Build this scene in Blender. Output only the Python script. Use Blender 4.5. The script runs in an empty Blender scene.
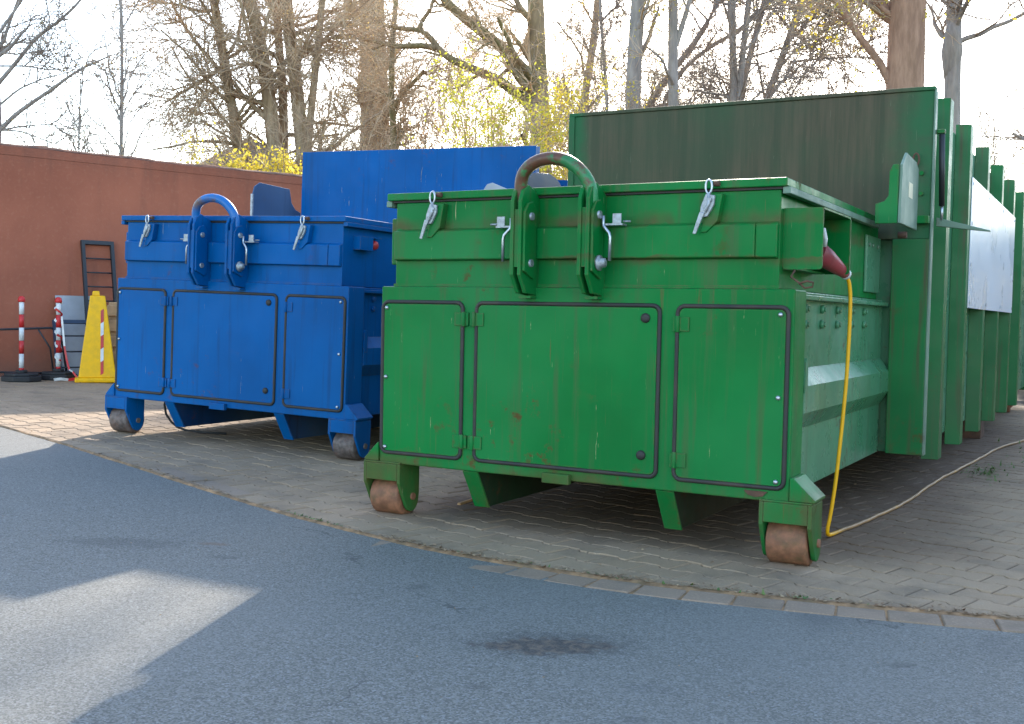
import bpy, math, random
import numpy as np
from mathutils import Vector, Matrix

sc = bpy.context.scene
col = sc.collection

# ------------------------------------------------------------------ camera
F = 1113.7
YAW, PITCH, ROLL = -0.5052, 0.0428, -0.0203
CAM = np.array([1.0418, -3.9526, 0.89])
def cam_basis():
    cy, sy, cp, sp = math.cos(YAW), math.sin(YAW), math.cos(PITCH), math.sin(PITCH)
    f = np.array([sy*cp, cy*cp, -sp]); r = np.array([cy, -sy, 0.0]); d = np.cross(f, r)
    c, s = math.cos(ROLL), math.sin(ROLL)
    return c*r+s*d, -s*r+c*d, f
CR, CD, CF = cam_basis()
cd_ = bpy.data.cameras.new('camera'); cam = bpy.data.objects.new('camera', cd_); col.objects.link(cam)
cd_.sensor_width = 36.0; cd_.lens = F/1024*36; cd_.clip_start = 0.05; cd_.clip_end = 2000
m = Matrix.Identity(4)
for i in range(3):
    m[i][0] = CR[i]; m[i][1] = -CD[i]; m[i][2] = -CF[i]; m[i][3] = CAM[i]
cam.matrix_world = m
sc.camera = cam

# ------------------------------------------------------------------ sky and sun
SUN_EL = math.radians(24.6)
SUN_AZ = math.atan2(-0.36, 1.0)          # from +Y towards +X
w = bpy.data.worlds.new('World'); sc.world = w; w.use_nodes = True
wn = w.node_tree.nodes; wl = w.node_tree.links
sky = wn.new('ShaderNodeTexSky'); sky.sky_type = 'NISHITA'; sky.sun_disc = False
sky.sun_elevation = SUN_EL; sky.sun_rotation = SUN_AZ
sky.air_density = 1.0; sky.dust_density = 0.7; sky.ozone_density = 0.4
wl.new(sky.outputs[0], wn['Background'].inputs[0]); wn['Background'].inputs[1].default_value = 0.15
sd = bpy.data.lights.new('sun', 'SUN'); sd.energy = 2.6; sd.angle = math.radians(0.8); sd.color = (1.0, 0.90, 0.76)
sun = bpy.data.objects.new('sun', sd); col.objects.link(sun)
SV = Vector((math.sin(SUN_AZ)*math.cos(SUN_EL), math.cos(SUN_AZ)*math.cos(SUN_EL), math.sin(SUN_EL)))
sun.rotation_euler = SV.to_track_quat('Z', 'Y').to_euler(); sun.location = (0, 0, 30)
sc.view_settings.view_transform = 'Standard'; sc.view_settings.look = 'None'
sc.view_settings.gamma = 1.0; sc.view_settings.exposure = 2.15; sc.view_settings.use_curve_mapping = False

# ------------------------------------------------------------------ helpers
rng = np.random.default_rng(7); random.seed(7)
def g(x):
    """the yard rises gently to the left"""
    t = np.clip(-1.6-np.asarray(x, float), -1.0, 11.0)
    return 0.024*np.where(t < -0.6, 0, np.where(t < 0.6, (t+0.6)**2/2.4, t))
def at(px, py, depth):
    return CAM + CF*depth + CR*((px-512)/F*depth) + CD*((py-362)/F*depth)
def pxr(pxw, depth): return pxw/F*depth/2

def tag(o, label=None, cat=None, group=None, kind=None):
    if label: o['label'] = label
    if cat: o['category'] = cat
    if group: o['group'] = group
    if kind: o['kind'] = kind
    return o
def empty(name, loc=(0, 0, 0), rot=(0, 0, 0), **k):
    o = bpy.data.objects.new(name, None); col.objects.link(o); o.location = loc; o.rotation_euler = rot
    o.empty_display_size = 0.1
    return tag(o, **k)
def link_mesh(name, me, parent=None, **k):
    o = bpy.data.objects.new(name, me); col.objects.link(o)
    if parent is not None: o.parent = parent
    return tag(o, **k)
def np_mesh(name, V, Q, T=None, mat=None, smooth=False):
    """mesh from numpy verts, quads (n,4) and triangles (n,3)"""
    me = bpy.data.meshes.new(name)
    Q = np.zeros((0, 4), int) if Q is None else np.asarray(Q, int)
    T = np.zeros((0, 3), int) if T is None else np.asarray(T, int)
    V = np.asarray(V, np.float32)
    me.vertices.add(len(V)); me.vertices.foreach_set('co', V.ravel())
    li = np.concatenate([Q.ravel(), T.ravel()]).astype(np.int32)
    me.loops.add(len(li)); me.loops.foreach_set('vertex_index', li)
    tot = np.concatenate([np.full(len(Q), 4), np.full(len(T), 3)]).astype(np.int32)
    st = np.concatenate([[0], np.cumsum(tot)[:-1]]).astype(np.int32)
    me.polygons.add(len(tot)); me.polygons.foreach_set('loop_start', st); me.polygons.foreach_set('loop_total', tot)
    if smooth: me.polygons.foreach_set('use_smooth', np.ones(len(tot), bool))
    me.update(calc_edges=True); me.validate()
    if mat: me.materials.append(mat)
    return me

class MB:
    def __init__(s): s.v = []; s.f = []; s.sm = []
    def add(s, vs, fs, smooth=False):
        b = len(s.v); s.v += [tuple(map(float, v)) for v in vs]
        s.f += [tuple(b+i for i in f) for f in fs]; s.sm += [smooth]*len(fs); return s
    def box(s, x0, x1, y0, y1, z0, z1):
        return s.add([(x0,y0,z0),(x1,y0,z0),(x1,y1,z0),(x0,y1,z0),(x0,y0,z1),(x1,y0,z1),(x1,y1,z1),(x0,y1,z1)],
                     [(0,3,2,1),(4,5,6,7),(0,1,5,4),(1,2,6,5),(2,3,7,6),(3,0,4,7)])
    def prism(s, poly, axis, a0, a1):
        """poly: 2D points in the two other axes (x:(y,z)  y:(x,z)  z:(x,y))"""
        def P(p, a):
            return {'x': (a, p[0], p[1]), 'y': (p[0], a, p[1]), 'z': (p[0], p[1], a)}[axis]
        n = len(poly)
        return s.add([P(p, a0) for p in poly]+[P(p, a1) for p in poly],
                     [tuple(range(n))[::-1], tuple(range(n, 2*n))]+[(i, (i+1) % n, n+(i+1) % n, n+i) for i in range(n)])
    def tube(s, pts, r, k=8, closed=False, smooth=True, rot=0.0):
        pts = [Vector(p) for p in pts]; n = len(pts)
        rs = r if hasattr(r, '__len__') else [r]*n
        vs = []; up = None
        for i, p in enumerate(pts):
            a = pts[(i-1) % n] if (closed or i > 0) else p; b = pts[(i+1) % n] if (closed or i < n-1) else p
            t = (b-a).normalized()
            if up is None:
                up = Vector((0, 0, 1)) if abs(t.z) < 0.9 else Vector((0, 1, 0))
            u = (up-t*up.dot(t)).normalized(); up = u; q = t.cross(u)
            for j in range(k):
                an = 2*math.pi*j/k+rot
                vs.append(p+u*(rs[i]*math.cos(an))+q*(rs[i]*math.sin(an)))
        fs = []
        for i in range(n if closed else n-1):
            for j in range(k):
                a = i*k+j; b = i*k+(j+1) % k; i2 = ((i+1) % n)*k
                fs.append((a, b, i2+(j+1) % k, i2+j))
        s.add(vs, fs, smooth)
        if not closed:
            b = len(s.v)-len(vs)
            s.f += [tuple(b+j for j in range(k))[::-1], tuple(b+(n-1)*k+j for j in range(k))]; s.sm += [False, False]
        return s
    def cyl(s, p0, p1, r, k=16, r1=None): return s.tube([p0, p1], [r, r if r1 is None else r1], k)
    def lathe(s, prof, k=20, c=(0, 0, 0)):
        vs = [(c[0]+r*math.cos(2*math.pi*j/k), c[1]+r*math.sin(2*math.pi*j/k), c[2]+z) for r, z in prof for j in range(k)]
        n = len(prof)
        s.add(vs, [(i*k+j, i*k+(j+1) % k, (i+1)*k+(j+1) % k, (i+1)*k+j) for i in range(n-1) for j in range(k)], True)
        b = len(s.v)-len(vs)
        s.f += [tuple(b+j for j in range(k))[::-1], tuple(b+(n-1)*k+j for j in range(k))]; s.sm += [False, False]
        return s
    def rot(s, M):
        s.v = [tuple(M @ Vector(v)) for v in s.v]; return s
    def build(s, name, mat, parent=None, bevel=0, loc=None, **k):
        me = bpy.data.meshes.new(name); me.from_pydata(s.v, [], s.f)
        me.polygons.foreach_set('use_smooth', s.sm); me.materials.append(mat); me.update()
        o = link_mesh(name, me, parent, **k)
        if loc is not None: o.location = loc
        if bevel:
            b = o.modifiers.new('bevel', 'BEVEL'); b.width = bevel; b.segments = 2; b.limit_method = 'ANGLE'; b.angle_limit = math.radians(40)
        return o
def rrect(x0, x1, z0, z1, r, y, n=5):
    pts = []
    for cx, cz, a0 in ((x1-r, z1-r, 0), (x0+r, z1-r, 90), (x0+r, z0+r, 180), (x1-r, z0+r, 270)):
        for i in range(n+1):
            a = math.radians(a0+90*i/n); pts.append((cx+r*math.cos(a), y, cz+r*math.sin(a)))
    return pts

# ------------------------------------------------------------------ materials
class NT:
    def __init__(s, name):
        s.m = bpy.data.materials.new(name); s.m.use_nodes = True
        s.n = s.m.node_tree.nodes; s.l = s.m.node_tree.links; s.b = s.n['Principled BSDF']
        s.tc = s.n.new('ShaderNodeTexCoord')
    def set(s, sock, v):
        if isinstance(v, bpy.types.NodeSocket): s.l.new(v, sock)
        elif isinstance(v, (tuple, list)) and len(v) == 3 and sock.type == 'RGBA': sock.default_value = (*v, 1)
        else: sock.default_value = v
    def map(s, scale=(1, 1, 1), loc=(0, 0, 0), rot=(0, 0, 0), src='Object'):
        n = s.n.new('ShaderNodeMapping'); s.l.new(s.tc.outputs[src], n.inputs[0])
        n.inputs['Scale'].default_value = scale; n.inputs['Location'].default_value = loc; n.inputs['Rotation'].default_value = rot
        return n.outputs[0]
    def noise(s, scale, detail=4, rough=0.55, vec=None, dist=0):
        n = s.n.new('ShaderNodeTexNoise'); n.inputs['Scale'].default_value = scale; n.inputs['Detail'].default_value = detail
        n.inputs['Roughness'].default_value = rough; n.inputs['Distortion'].default_value = dist
        s.l.new(vec if vec is not None else s.tc.outputs['Object'], n.inputs['Vector']); return n.outputs['Fac']
    def voro(s, scale, vec=None, out='Color', feature='F1'):
        n = s.n.new('ShaderNodeTexVoronoi'); n.inputs['Scale'].default_value = scale; n.feature = feature
        s.l.new(vec if vec is not None else s.tc.outputs['Object'], n.inputs['Vector']); return n.outputs[out]
    def ramp(s, fac, a, b, va=0.0, vb=1.0):
        n = s.n.new('ShaderNodeMapRange'); n.interpolation_type = 'SMOOTHSTEP'
        s.l.new(fac, n.inputs[0]); n.inputs[1].default_value = a; n.inputs[2].default_value = b
        n.inputs[3].default_value = va; n.inputs[4].default_value = vb; return n.outputs[0]
    def math(s, op, a, b=0.0):
        n = s.n.new('ShaderNodeMath'); n.operation = op; s.set(n.inputs[0], a); s.set(n.inputs[1], b); return n.outputs[0]
    def mix(s, fac, a, b, blend='MIX'):
        n = s.n.new('ShaderNodeMix'); n.data_type = 'RGBA'; n.blend_type = blend
        s.set(n.inputs[0], fac); s.set(n.inputs[6], a); s.set(n.inputs[7], b); return n.outputs[2]
    def bump(s, h, strength, dist=0.01, prev=None):
        n = s.n.new('ShaderNodeBump'); n.inputs['Strength'].default_value = strength; n.inputs['Distance'].default_value = dist
        s.l.new(h, n.inputs['Height'])
        if prev is not None: s.l.new(prev, n.inputs['Normal'])
        return n.outputs[0]
    def island(s):
        n = s.n.new('ShaderNodeNewGeometry'); return n.outputs['Random Per Island']
    def objrand(s):
        n = s.n.new('ShaderNodeObjectInfo'); return n.outputs['Random']
    def sep(s, v):
        n = s.n.new('ShaderNodeSeparateXYZ'); s.l.new(v, n.inputs[0]); return n.outputs
    def out(s, color, rough=0.5, metal=0.0, normal=None, spec=None):
        s.set(s.b.inputs['Base Color'], color); s.set(s.b.inputs['Roughness'], rough); s.set(s.b.inputs['Metallic'], metal)
        if normal is not None: s.l.new(normal, s.b.inputs['Normal'])
        if spec is not None: s.b.inputs['Specular IOR Level'].default_value = spec
        return s.m

RUST = (0.11, 0.038, 0.014)
def paint(name, base, rough=0.32, grime=0.35, gcol=(0.03, 0.035, 0.02), rust=0.5, rth=0.66, pale=0.25, fade=(0.3, 0.4, 0.3), fadeamt=0.15, spec=0.3, edge=0.0, bands=False):
    t = NT(name)
    big = t.noise(1.6, 5); mid = t.noise(7, 6)
    c = t.mix(t.ramp(big, 0.3, 0.75), tuple(v*0.82 for v in base), tuple(v*1.12 for v in base))
    c = t.mix(t.math('MULTIPLY', t.ramp(t.noise(0.9, 3, vec=t.map((1, 1, 1), (3, 1, 7))), 0.42, 0.75), fadeamt), c, fade)
    stv = t.map((16, 16, 0.8)); st = t.noise(1.5, 6, 0.6, vec=stv)
    c = t.mix(t.math('MULTIPLY', t.ramp(st, 0.50, 0.74), grime), c, gcol)
    sc2 = t.noise(2.0, 4, 0.7, vec=t.map((38, 38, 2.2), (5, 2, 1)))
    c = t.mix(t.math('MULTIPLY', t.math('MULTIPLY', t.ramp(sc2, 0.66, 0.70), t.ramp(mid, 0.48, 0.6)), pale), c, (0.42, 0.38, 0.2))
    rn = t.math('MULTIPLY', t.ramp(t.noise(13, 8, 0.7), rth-0.12, rth), t.ramp(t.noise(2.1, 3, vec=t.map((1, 1, 1), (9, 4, 2))), 0.5, 0.66))
    rn = t.math('MULTIPLY', rn, rust)
    zc = t.sep(t.tc.outputs['Object'])
    if bands:   # grime lying on the crossbar, splash and rust along the bottom edge
        zz = t.math('ADD', zc[2], t.math('MULTIPLY', t.math('SUBTRACT', t.noise(5, 6, 0.65), 0.5), 0.10))
        b1 = t.math('MULTIPLY', t.ramp(zz, 1.228, 1.245), t.ramp(zz, 1.305, 1.25))
        b2 = t.math('MULTIPLY', t.ramp(zz, 0.300, 0.235), 0.8)
        b3 = t.math('MULTIPLY', t.ramp(zz, 1.075, 1.112), t.ramp(zz, 1.120, 1.113))
        bb = t.math('MULTIPLY', t.math('MAXIMUM', t.math('MAXIMUM', b1, b2), b3), t.ramp(t.noise(4, 5, 0.6, vec=t.map((1, 1, 0.4), (2, 6, 3))), 0.36, 0.66))
        c = t.mix(t.math('MULTIPLY', bb, 0.75), c, t.mix(t.noise(22, 5), (0.05, 0.042, 0.018), (0.15, 0.075, 0.03)))
        # thin runs of rust water below joints and bolts
        rr = t.noise(2.2, 5, 0.6, vec=t.map((30, 30, 1.1), (7, 3, 2)))
        c = t.mix(t.math('MULTIPLY', t.math('MULTIPLY', t.ramp(rr, 0.63, 0.70), t.ramp(t.noise(1.7, 3, vec=t.map((1, 1, 1), (1, 9, 5))), 0.42, 0.6)), 0.55), c, (0.12, 0.085, 0.03))
    if edge:
        bv = t.n.new('ShaderNodeBevel'); bv.samples = 4; bv.inputs['Radius'].default_value = 0.011
        ge = t.n.new('ShaderNodeNewGeometry'); dp = t.n.new('ShaderNodeVectorMath'); dp.operation = 'DOT_PRODUCT'
        t.l.new(bv.outputs[0], dp.inputs[0]); t.l.new(ge.outputs['Normal'], dp.inputs[1])
        em = t.math('MULTIPLY', t.ramp(dp.outputs['Value'], 0.985, 0.86), t.ramp(t.noise(17, 6, 0.7), 0.42, 0.62))
        c = t.mix(t.math('MULTIPLY', em, edge), c, t.mix(t.noise(31, 4), (0.17, 0.085, 0.04), (0.09, 0.10, 0.05)))
    c = t.mix(rn, c, RUST)
    r = t.math('ADD', t.ramp(mid, 0.3, 0.8, rough-0.06, rough+0.16), t.math('MULTIPLY', rn, 0.4))
    b = t.bump(t.noise(2.3, 2), 0.12, 0.02); b = t.bump(t.noise(90, 3), 0.05, 0.002, b)
    return t.out(c, r, 0, b, spec)
def simple(name, base, rough=0.5, metal=0.0, var=0.25, scale=6, bump=0.1, bscale=40, dirt=0.0, dirtcol=(0.05, 0.045, 0.035), spec=None):
    t = NT(name); n = t.noise(scale, 6)
    c = t.mix(t.ramp(n, 0.25, 0.8), tuple(v*(1-var) for v in base), tuple(min(1, v*(1+var)) for v in base))
    if dirt: c = t.mix(t.math('MULTIPLY', t.ramp(t.noise(scale*0.6, 8, 0.65, vec=t.map((1, 1, 1), (4, 8, 1))), 0.45, 0.7), dirt), c, dirtcol)
    return t.out(c, t.ramp(n, 0.2, 0.9, max(0.05, rough-0.08), min(1, rough+0.12)), metal, t.bump(t.noise(bscale, 4), bump, 0.004), spec)

M = {}
M['green'] = paint('green_paint', (0.001, 0.155, 0.030), 0.38, grime=0.75, gcol=(0.055, 0.105, 0.035), rust=0.8, pale=1.0, fade=(0.024, 0.210, 0.066), fadeamt=0.65, spec=0.13, edge=0.75, bands=True)
M['green_side'] = paint('weathered_sheen_green_paint', (0.060, 0.215, 0.105), 0.30, grime=0.6, gcol=(0.075, 0.070, 0.038), rust=0.7, pale=0.3, fade=(0.21, 0.35, 0.26), fadeamt=0.65, spec=0.35, edge=0.6)  # green lightened to paint in sky sheen on the sides; grime and rust besides
M['green_rib'] = paint('dirty_rib_paint', (0.008, 0.14, 0.036), 0.42, grime=0.85, gcol=(0.075, 0.062, 0.030), rust=0.6, pale=0.3, fade=(0.045, 0.085, 0.04), fadeamt=0.8, spec=0.22, edge=0.5)
M['green_shaded'] = paint('shaded_grimy_green_paint', (0.014, 0.035, 0.014), 0.7, grime=0.9, gcol=(0.03, 0.024, 0.016), rust=0.5, pale=0.15, fade=(0.04, 0.032, 0.02), fadeamt=0.9, spec=0.2)  # rail paint darkened to stand in for deep shade under the body, with grime
t = NT('grimy_panel_paint'); ps = t.sep(t.tc.outputs['Object'])
stk = t.noise(1.4, 7, 0.65, vec=t.map((14, 14, 0.7)))
gm = t.math('MULTIPLY', t.ramp(t.math('ADD', ps[0], t.math('MULTIPLY', t.noise(2.5, 5), 0.35)), 0.36, 0.16), t.ramp(t.math('ADD', ps[0], t.math('MULTIPLY', t.noise(3.1, 5), 0.2)), -1.66, -1.55))
gm = t.math('MULTIPLY', gm, t.ramp(t.math('ADD', ps[2], t.math('MULTIPLY', stk, 0.2)), 2.22, 2.13))
dk = t.mix(t.ramp(stk, 0.32, 0.72), (0.052, 0.054, 0.030), (0.105, 0.078, 0.048))
dk = t.mix(t.math('MULTIPLY', t.ramp(t.noise(1.3, 5), 0.42, 0.7), 0.6), dk, (0.04, 0.066, 0.034))
gc = t.mix(t.math('MULTIPLY', t.ramp(t.noise(9, 7, 0.65), 0.45, 0.7), 0.7), (0.022, 0.105, 0.04), (0.05, 0.075, 0.04))
pc = t.mix(t.math('MULTIPLY', gm, t.ramp(t.noise(1.9, 4), 0.2, 0.5, 0.75, 1.0)), gc, dk)
pc = t.mix(t.math('MULTIPLY', t.ramp(t.noise(2.2, 4, 0.7, vec=t.map((40, 40, 3), (2, 5, 1))), 0.67, 0.71), 0.35), pc, (0.2, 0.2, 0.13))
M['green_panel'] = t.out(pc, 0.62, 0, t.bump(t.noise(80, 4), 0.08, 0.003), 0.2)
M['green_pale'] = paint('bleached_green_paint', (0.15, 0.23, 0.165), 0.5, grime=0.6, gcol=(0.08, 0.11, 0.08), rust=0.4, pale=0.4, spec=0.3)
M['blue'] = paint('blue_paint', (0.0, 0.088, 0.285), 0.38, grime=0.6, gcol=(0.008, 0.05, 0.15), rust=0.5, rth=0.68, pale=0.6, fade=(0.0, 0.118, 0.34), fadeamt=0.4, spec=0.09, edge=0.5)
M['blue_dull'] = paint('dull_blue_paint', (0.05, 0.10, 0.19), 0.5, grime=0.3, gcol=(0.03, 0.06, 0.12), rust=0.1, pale=0.05, fade=(0.08, 0.14, 0.22), fadeamt=0.3)
M['blue_under'] = paint('shaded_dirty_blue_paint', (0.004, 0.035, 0.12), 0.6, grime=0.6, gcol=(0.02, 0.022, 0.03), rust=0.4, spec=0.2)  # blue rail paint, dirt plus darkening that imitates the shade below the body
M['gasket'] = simple('black_rubber', (0.022, 0.02, 0.018), 0.65, dirt=0.55, dirtcol=(0.07, 0.045, 0.03), scale=9)
M['rubber'] = simple('matt_black_rubber', (0.018, 0.018, 0.02), 0.7, dirt=0.3)
M['steel'] = simple('galvanised_steel', (0.45, 0.47, 0.50), 0.38, 0.9, 0.25, 30, 0.08)
M['zinc'] = simple('dull_zinc', (0.36, 0.38, 0.40), 0.5, 0.6, 0.35, 60, 0.15, dirt=0.3)
M['rusty'] = simple('rusty_steel', (0.24, 0.10, 0.05), 0.7, 0.0, 0.35, 30, 0.5, 90, dirt=0.6, dirtcol=(0.075, 0.062, 0.022))
M['rust_dark'] = simple('dark_rust', (0.10, 0.048, 0.028), 0.8, 0, 0.4, 20, 0.3, 60)
M['rusty_grey'] = simple('worn_grey_roller_steel', (0.15, 0.12, 0.11), 0.65, 0.3, 0.5, 36, 0.5, 90, dirt=0.5, dirtcol=(0.16, 0.06, 0.03))
t = NT('hook_bow_paint'); z = t.sep(t.tc.outputs['Object'])
rn = t.ramp(t.math('ADD', t.math('ADD', t.noise(16, 7, 0.7), t.math('MULTIPLY', z[2], 1.1)), t.math('MULTIPLY', z[0], -0.55)), 2.50, 2.66)
M['bow_green'] = t.out(t.mix(rn, t.mix(t.ramp(t.noise(8, 5), 0.3, 0.7), (0.012, 0.14, 0.04), (0.03, 0.22, 0.07)), t.mix(t.noise(30, 4), (0.16, 0.055, 0.022), (0.05, 0.025, 0.015))), 0.42, 0, t.bump(t.noise(60, 4), 0.15, 0.004))
t = NT('hook_bow_paint_blue'); z = t.sep(t.tc.outputs['Object'])
rn = t.math('MULTIPLY', t.ramp(z[2], 1.40, 1.46), t.ramp(t.math('ADD', t.noise(9, 6, 0.6), t.math('MULTIPLY', z[0], -0.9)), 1.3, 1.45))
M['bow_blue'] = t.out(t.mix(rn, (0.002, 0.115, 0.36), t.mix(t.noise(30, 4), (0.16, 0.1, 0.08), (0.08, 0.05, 0.05))), 0.4, 0, t.bump(t.noise(60, 4), 0.12, 0.004))
M['white_sheet'] = simple('white_coated_sheet', (0.62, 0.66, 0.72), 0.30, 0, 0.04, 2, 0.02, 20, spec=0.12)
M['sticker'] = simple('cream_sticker', (0.62, 0.55, 0.36), 0.5)
M['red_plastic'] = simple('red_plastic', (0.55, 0.02, 0.02), 0.45, dirt=0.25)
M['plug_red'] = simple('dusty_red_plug_plastic', (0.30, 0.035, 0.045), 0.5, dirt=0.3)
M['white_plastic'] = simple('white_plastic', (0.72, 0.72, 0.70), 0.45, dirt=0.3)
M['yellow_plastic'] = simple('yellow_plastic', (0.90, 0.47, 0.0), 0.45, var=0.08, dirt=0.12, scale=20, spec=0.3)
t = NT('yellow_cable'); p = t.sep(t.tc.outputs['Object'])
M['cable'] = t.out(t.mix(t.math('MULTIPLY', t.ramp(p[1], 0.60, 0.85), t.ramp(t.noise(8, 4), 0.2, 0.5, 0.6, 1)), (0.82, 0.40, 0.0), (0.30, 0.17, 0.075)), 0.5)
M['black_metal'] = simple('black_painted_steel', (0.02, 0.022, 0.026), 0.5)
M['blue_metal'] = simple('dark_blue_painted_steel', (0.02, 0.045, 0.09), 0.5)
M['grey_board'] = simple('pale_grey_board', (0.36, 0.37, 0.39), 0.6, dirt=0.35, dirtcol=(0.2, 0.2, 0.2), scale=2.5)
M['wood'] = simple('pale_timber', (0.46, 0.27, 0.13), 0.75, 0, 0.35, 7, 0.2)
M['old_wood'] = simple('dark_old_timber', (0.10, 0.055, 0.035), 0.85, 0, 0.4, 7, 0.3)

t = NT('red_brown_render')
c = t.mix(t.ramp(t.noise(0.7, 6, 0.6), 0.3, 0.7), (0.27, 0.079, 0.042), (0.38, 0.118, 0.064))
c = t.mix(t.math('MULTIPLY', t.ramp(t.noise(1.2, 6, 0.6, vec=t.map((5, 5, 0.5))), 0.52, 0.75), 0.4), c, (0.14, 0.055, 0.035))
c = t.mix(t.math('MULTIPLY', t.ramp(t.noise(28, 5), 0.5, 0.75), 0.3), c, (0.40, 0.17, 0.10))
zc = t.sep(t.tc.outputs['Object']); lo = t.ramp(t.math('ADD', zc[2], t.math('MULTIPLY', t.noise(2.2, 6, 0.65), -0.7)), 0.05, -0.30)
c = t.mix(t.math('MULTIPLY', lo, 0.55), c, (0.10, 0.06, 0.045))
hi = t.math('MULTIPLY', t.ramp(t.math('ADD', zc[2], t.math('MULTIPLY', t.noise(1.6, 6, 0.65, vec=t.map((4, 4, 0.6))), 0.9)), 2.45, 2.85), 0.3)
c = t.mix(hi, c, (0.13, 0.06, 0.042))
M['wall'] = t.out(c, 0.88, 0, t.bump(t.noise(55, 5, 0.65), 0.35, 0.006))
M['coping'] = simple('weathered_wall_top', (0.20, 0.085, 0.05), 0.9, 0, 0.4, 9, 0.5, 35, dirt=0.5, dirtcol=(0.04, 0.04, 0.03))

t = NT('asphalt')
sp = t.sep(t.voro(210)); f2 = t.noise(300, 3)
c = t.mix(t.ramp(sp[0], 0.1, 1.0), (0.082, 0.081, 0.071), (0.172, 0.168, 0.148))
c = t.mix(t.math('MULTIPLY', t.ramp(sp[1], 0.84, 0.92), 0.6), c, (0.25, 0.255, 0.255))
c = t.mix(t.math('MULTIPLY', t.ramp(f2, 0.55, 0.75), 0.5), c, (0.15, 0.15, 0.15))
c = t.mix(t.math('MULTIPLY', t.ramp(t.noise(0.55, 6, 0.6), 0.42, 0.7), 0.4), c, (0.155, 0.158, 0.15))
c = t.mix(t.math('MULTIPLY', t.ramp(t.noise(1.5, 5, 0.6, vec=t.map((1, 1, 1), (4, 7, 0))), 0.56, 0.74), 0.45), c, (0.055, 0.058, 0.062))
def spot(t, cx, cy, rx, ry, rotz, ns=22, amp=0.9):
    mp = t.n.new('ShaderNodeMapping'); mp.vector_type = 'TEXTURE'; t.l.new(t.tc.outputs['Object'], mp.inputs[0])
    mp.inputs['Location'].default_value = (cx, cy, 0); mp.inputs['Scale'].default_value = (rx, ry, 1000); mp.inputs['Rotation'].default_value = (0, 0, rotz)
    ln = t.n.new('ShaderNodeVectorMath'); ln.operation = 'LENGTH'; t.l.new(mp.outputs[0], ln.inputs[0])
    return t.math('ADD', ln.outputs['Value'], t.math('MULTIPLY', t.math('SUBTRACT', t.noise(ns, 5, 0.6), 0.5), amp*2))
s1 = t.ramp(spot(t, -0.30, -1.30, 0.17, 0.08, 0.55), 1.15, 0.7)
s1b = t.ramp(spot(t, -0.30, -1.28, 0.26, 0.13, 0.55), 1.2, 0.4)
c = t.mix(t.math('MULTIPLY', s1b, 0.45), c, (0.03, 0.03, 0.032))
c = t.mix(t.math('MULTIPLY', s1, 0.8), c, t.mix(t.ramp(t.noise(40, 4), 0.4, 0.65), (0.035, 0.03, 0.028), (0.12, 0.085, 0.06)))
for cx, cy, rx, ry in ((-0.29, -1.68, 0.035, 0.03), (0.117, -1.69, 0.04, 0.03), (-2.2, -1.05, 0.28, 0.10), (-0.95, -0.95, 0.05, 0.04), (0.55, -0.95, 0.05, 0.03), (-1.75, -1.0, 0.06, 0.03)):
    c = t.mix(t.math('MULTIPLY', t.ramp(spot(t, cx, cy, rx, ry, 0.5), 1.2, 0.4), 0.35), c, (0.03, 0.03, 0.03))
c = t.mix(t.math('MULTIPLY', t.ramp(spot(t, -1.93, -0.86, 0.07, 0.03, 0.4), 1.2, 0.5), 0.7), c, (0.13, 0.085, 0.06))
wv_ = t.n.new('ShaderNodeVectorMath'); wv_.operation = 'ADD'; nz_ = t.n.new('ShaderNodeTexNoise'); nz_.inputs['Scale'].default_value = 3.0; nz_.inputs['Detail'].default_value = 6
t.l.new(t.tc.outputs['Object'], nz_.inputs['Vector']); mz_ = t.n.new('ShaderNodeVectorMath'); mz_.operation = 'SCALE'; mz_.inputs[3].default_value = 0.55
t.l.new(nz_.outputs['Color'], mz_.inputs[0]); t.l.new(t.tc.outputs['Object'], wv_.inputs[0]); t.l.new(mz_.outputs[0], wv_.inputs[1])
ce = t.voro(0.55, vec=wv_.outputs[0], out='Distance', feature='DISTANCE_TO_EDGE')
ck = t.math('MULTIPLY', t.ramp(ce, 0.0035, 0.001), t.ramp(t.noise(0.9, 3, vec=t.map((1, 1, 1), (2, 2, 0))), 0.5, 0.6))
c = t.mix(t.math('MULTIPLY', ck, 0.6), c, (0.03, 0.03, 0.03))
hb = t.math('ADD', t.math('MULTIPLY', sp[0], 0.6), f2)
M['asphalt'] = t.out(c, t.ramp(sp[2], 0, 1, 0.68, 0.9), 0, t.bump(hb, 0.35, 0.003))

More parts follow.
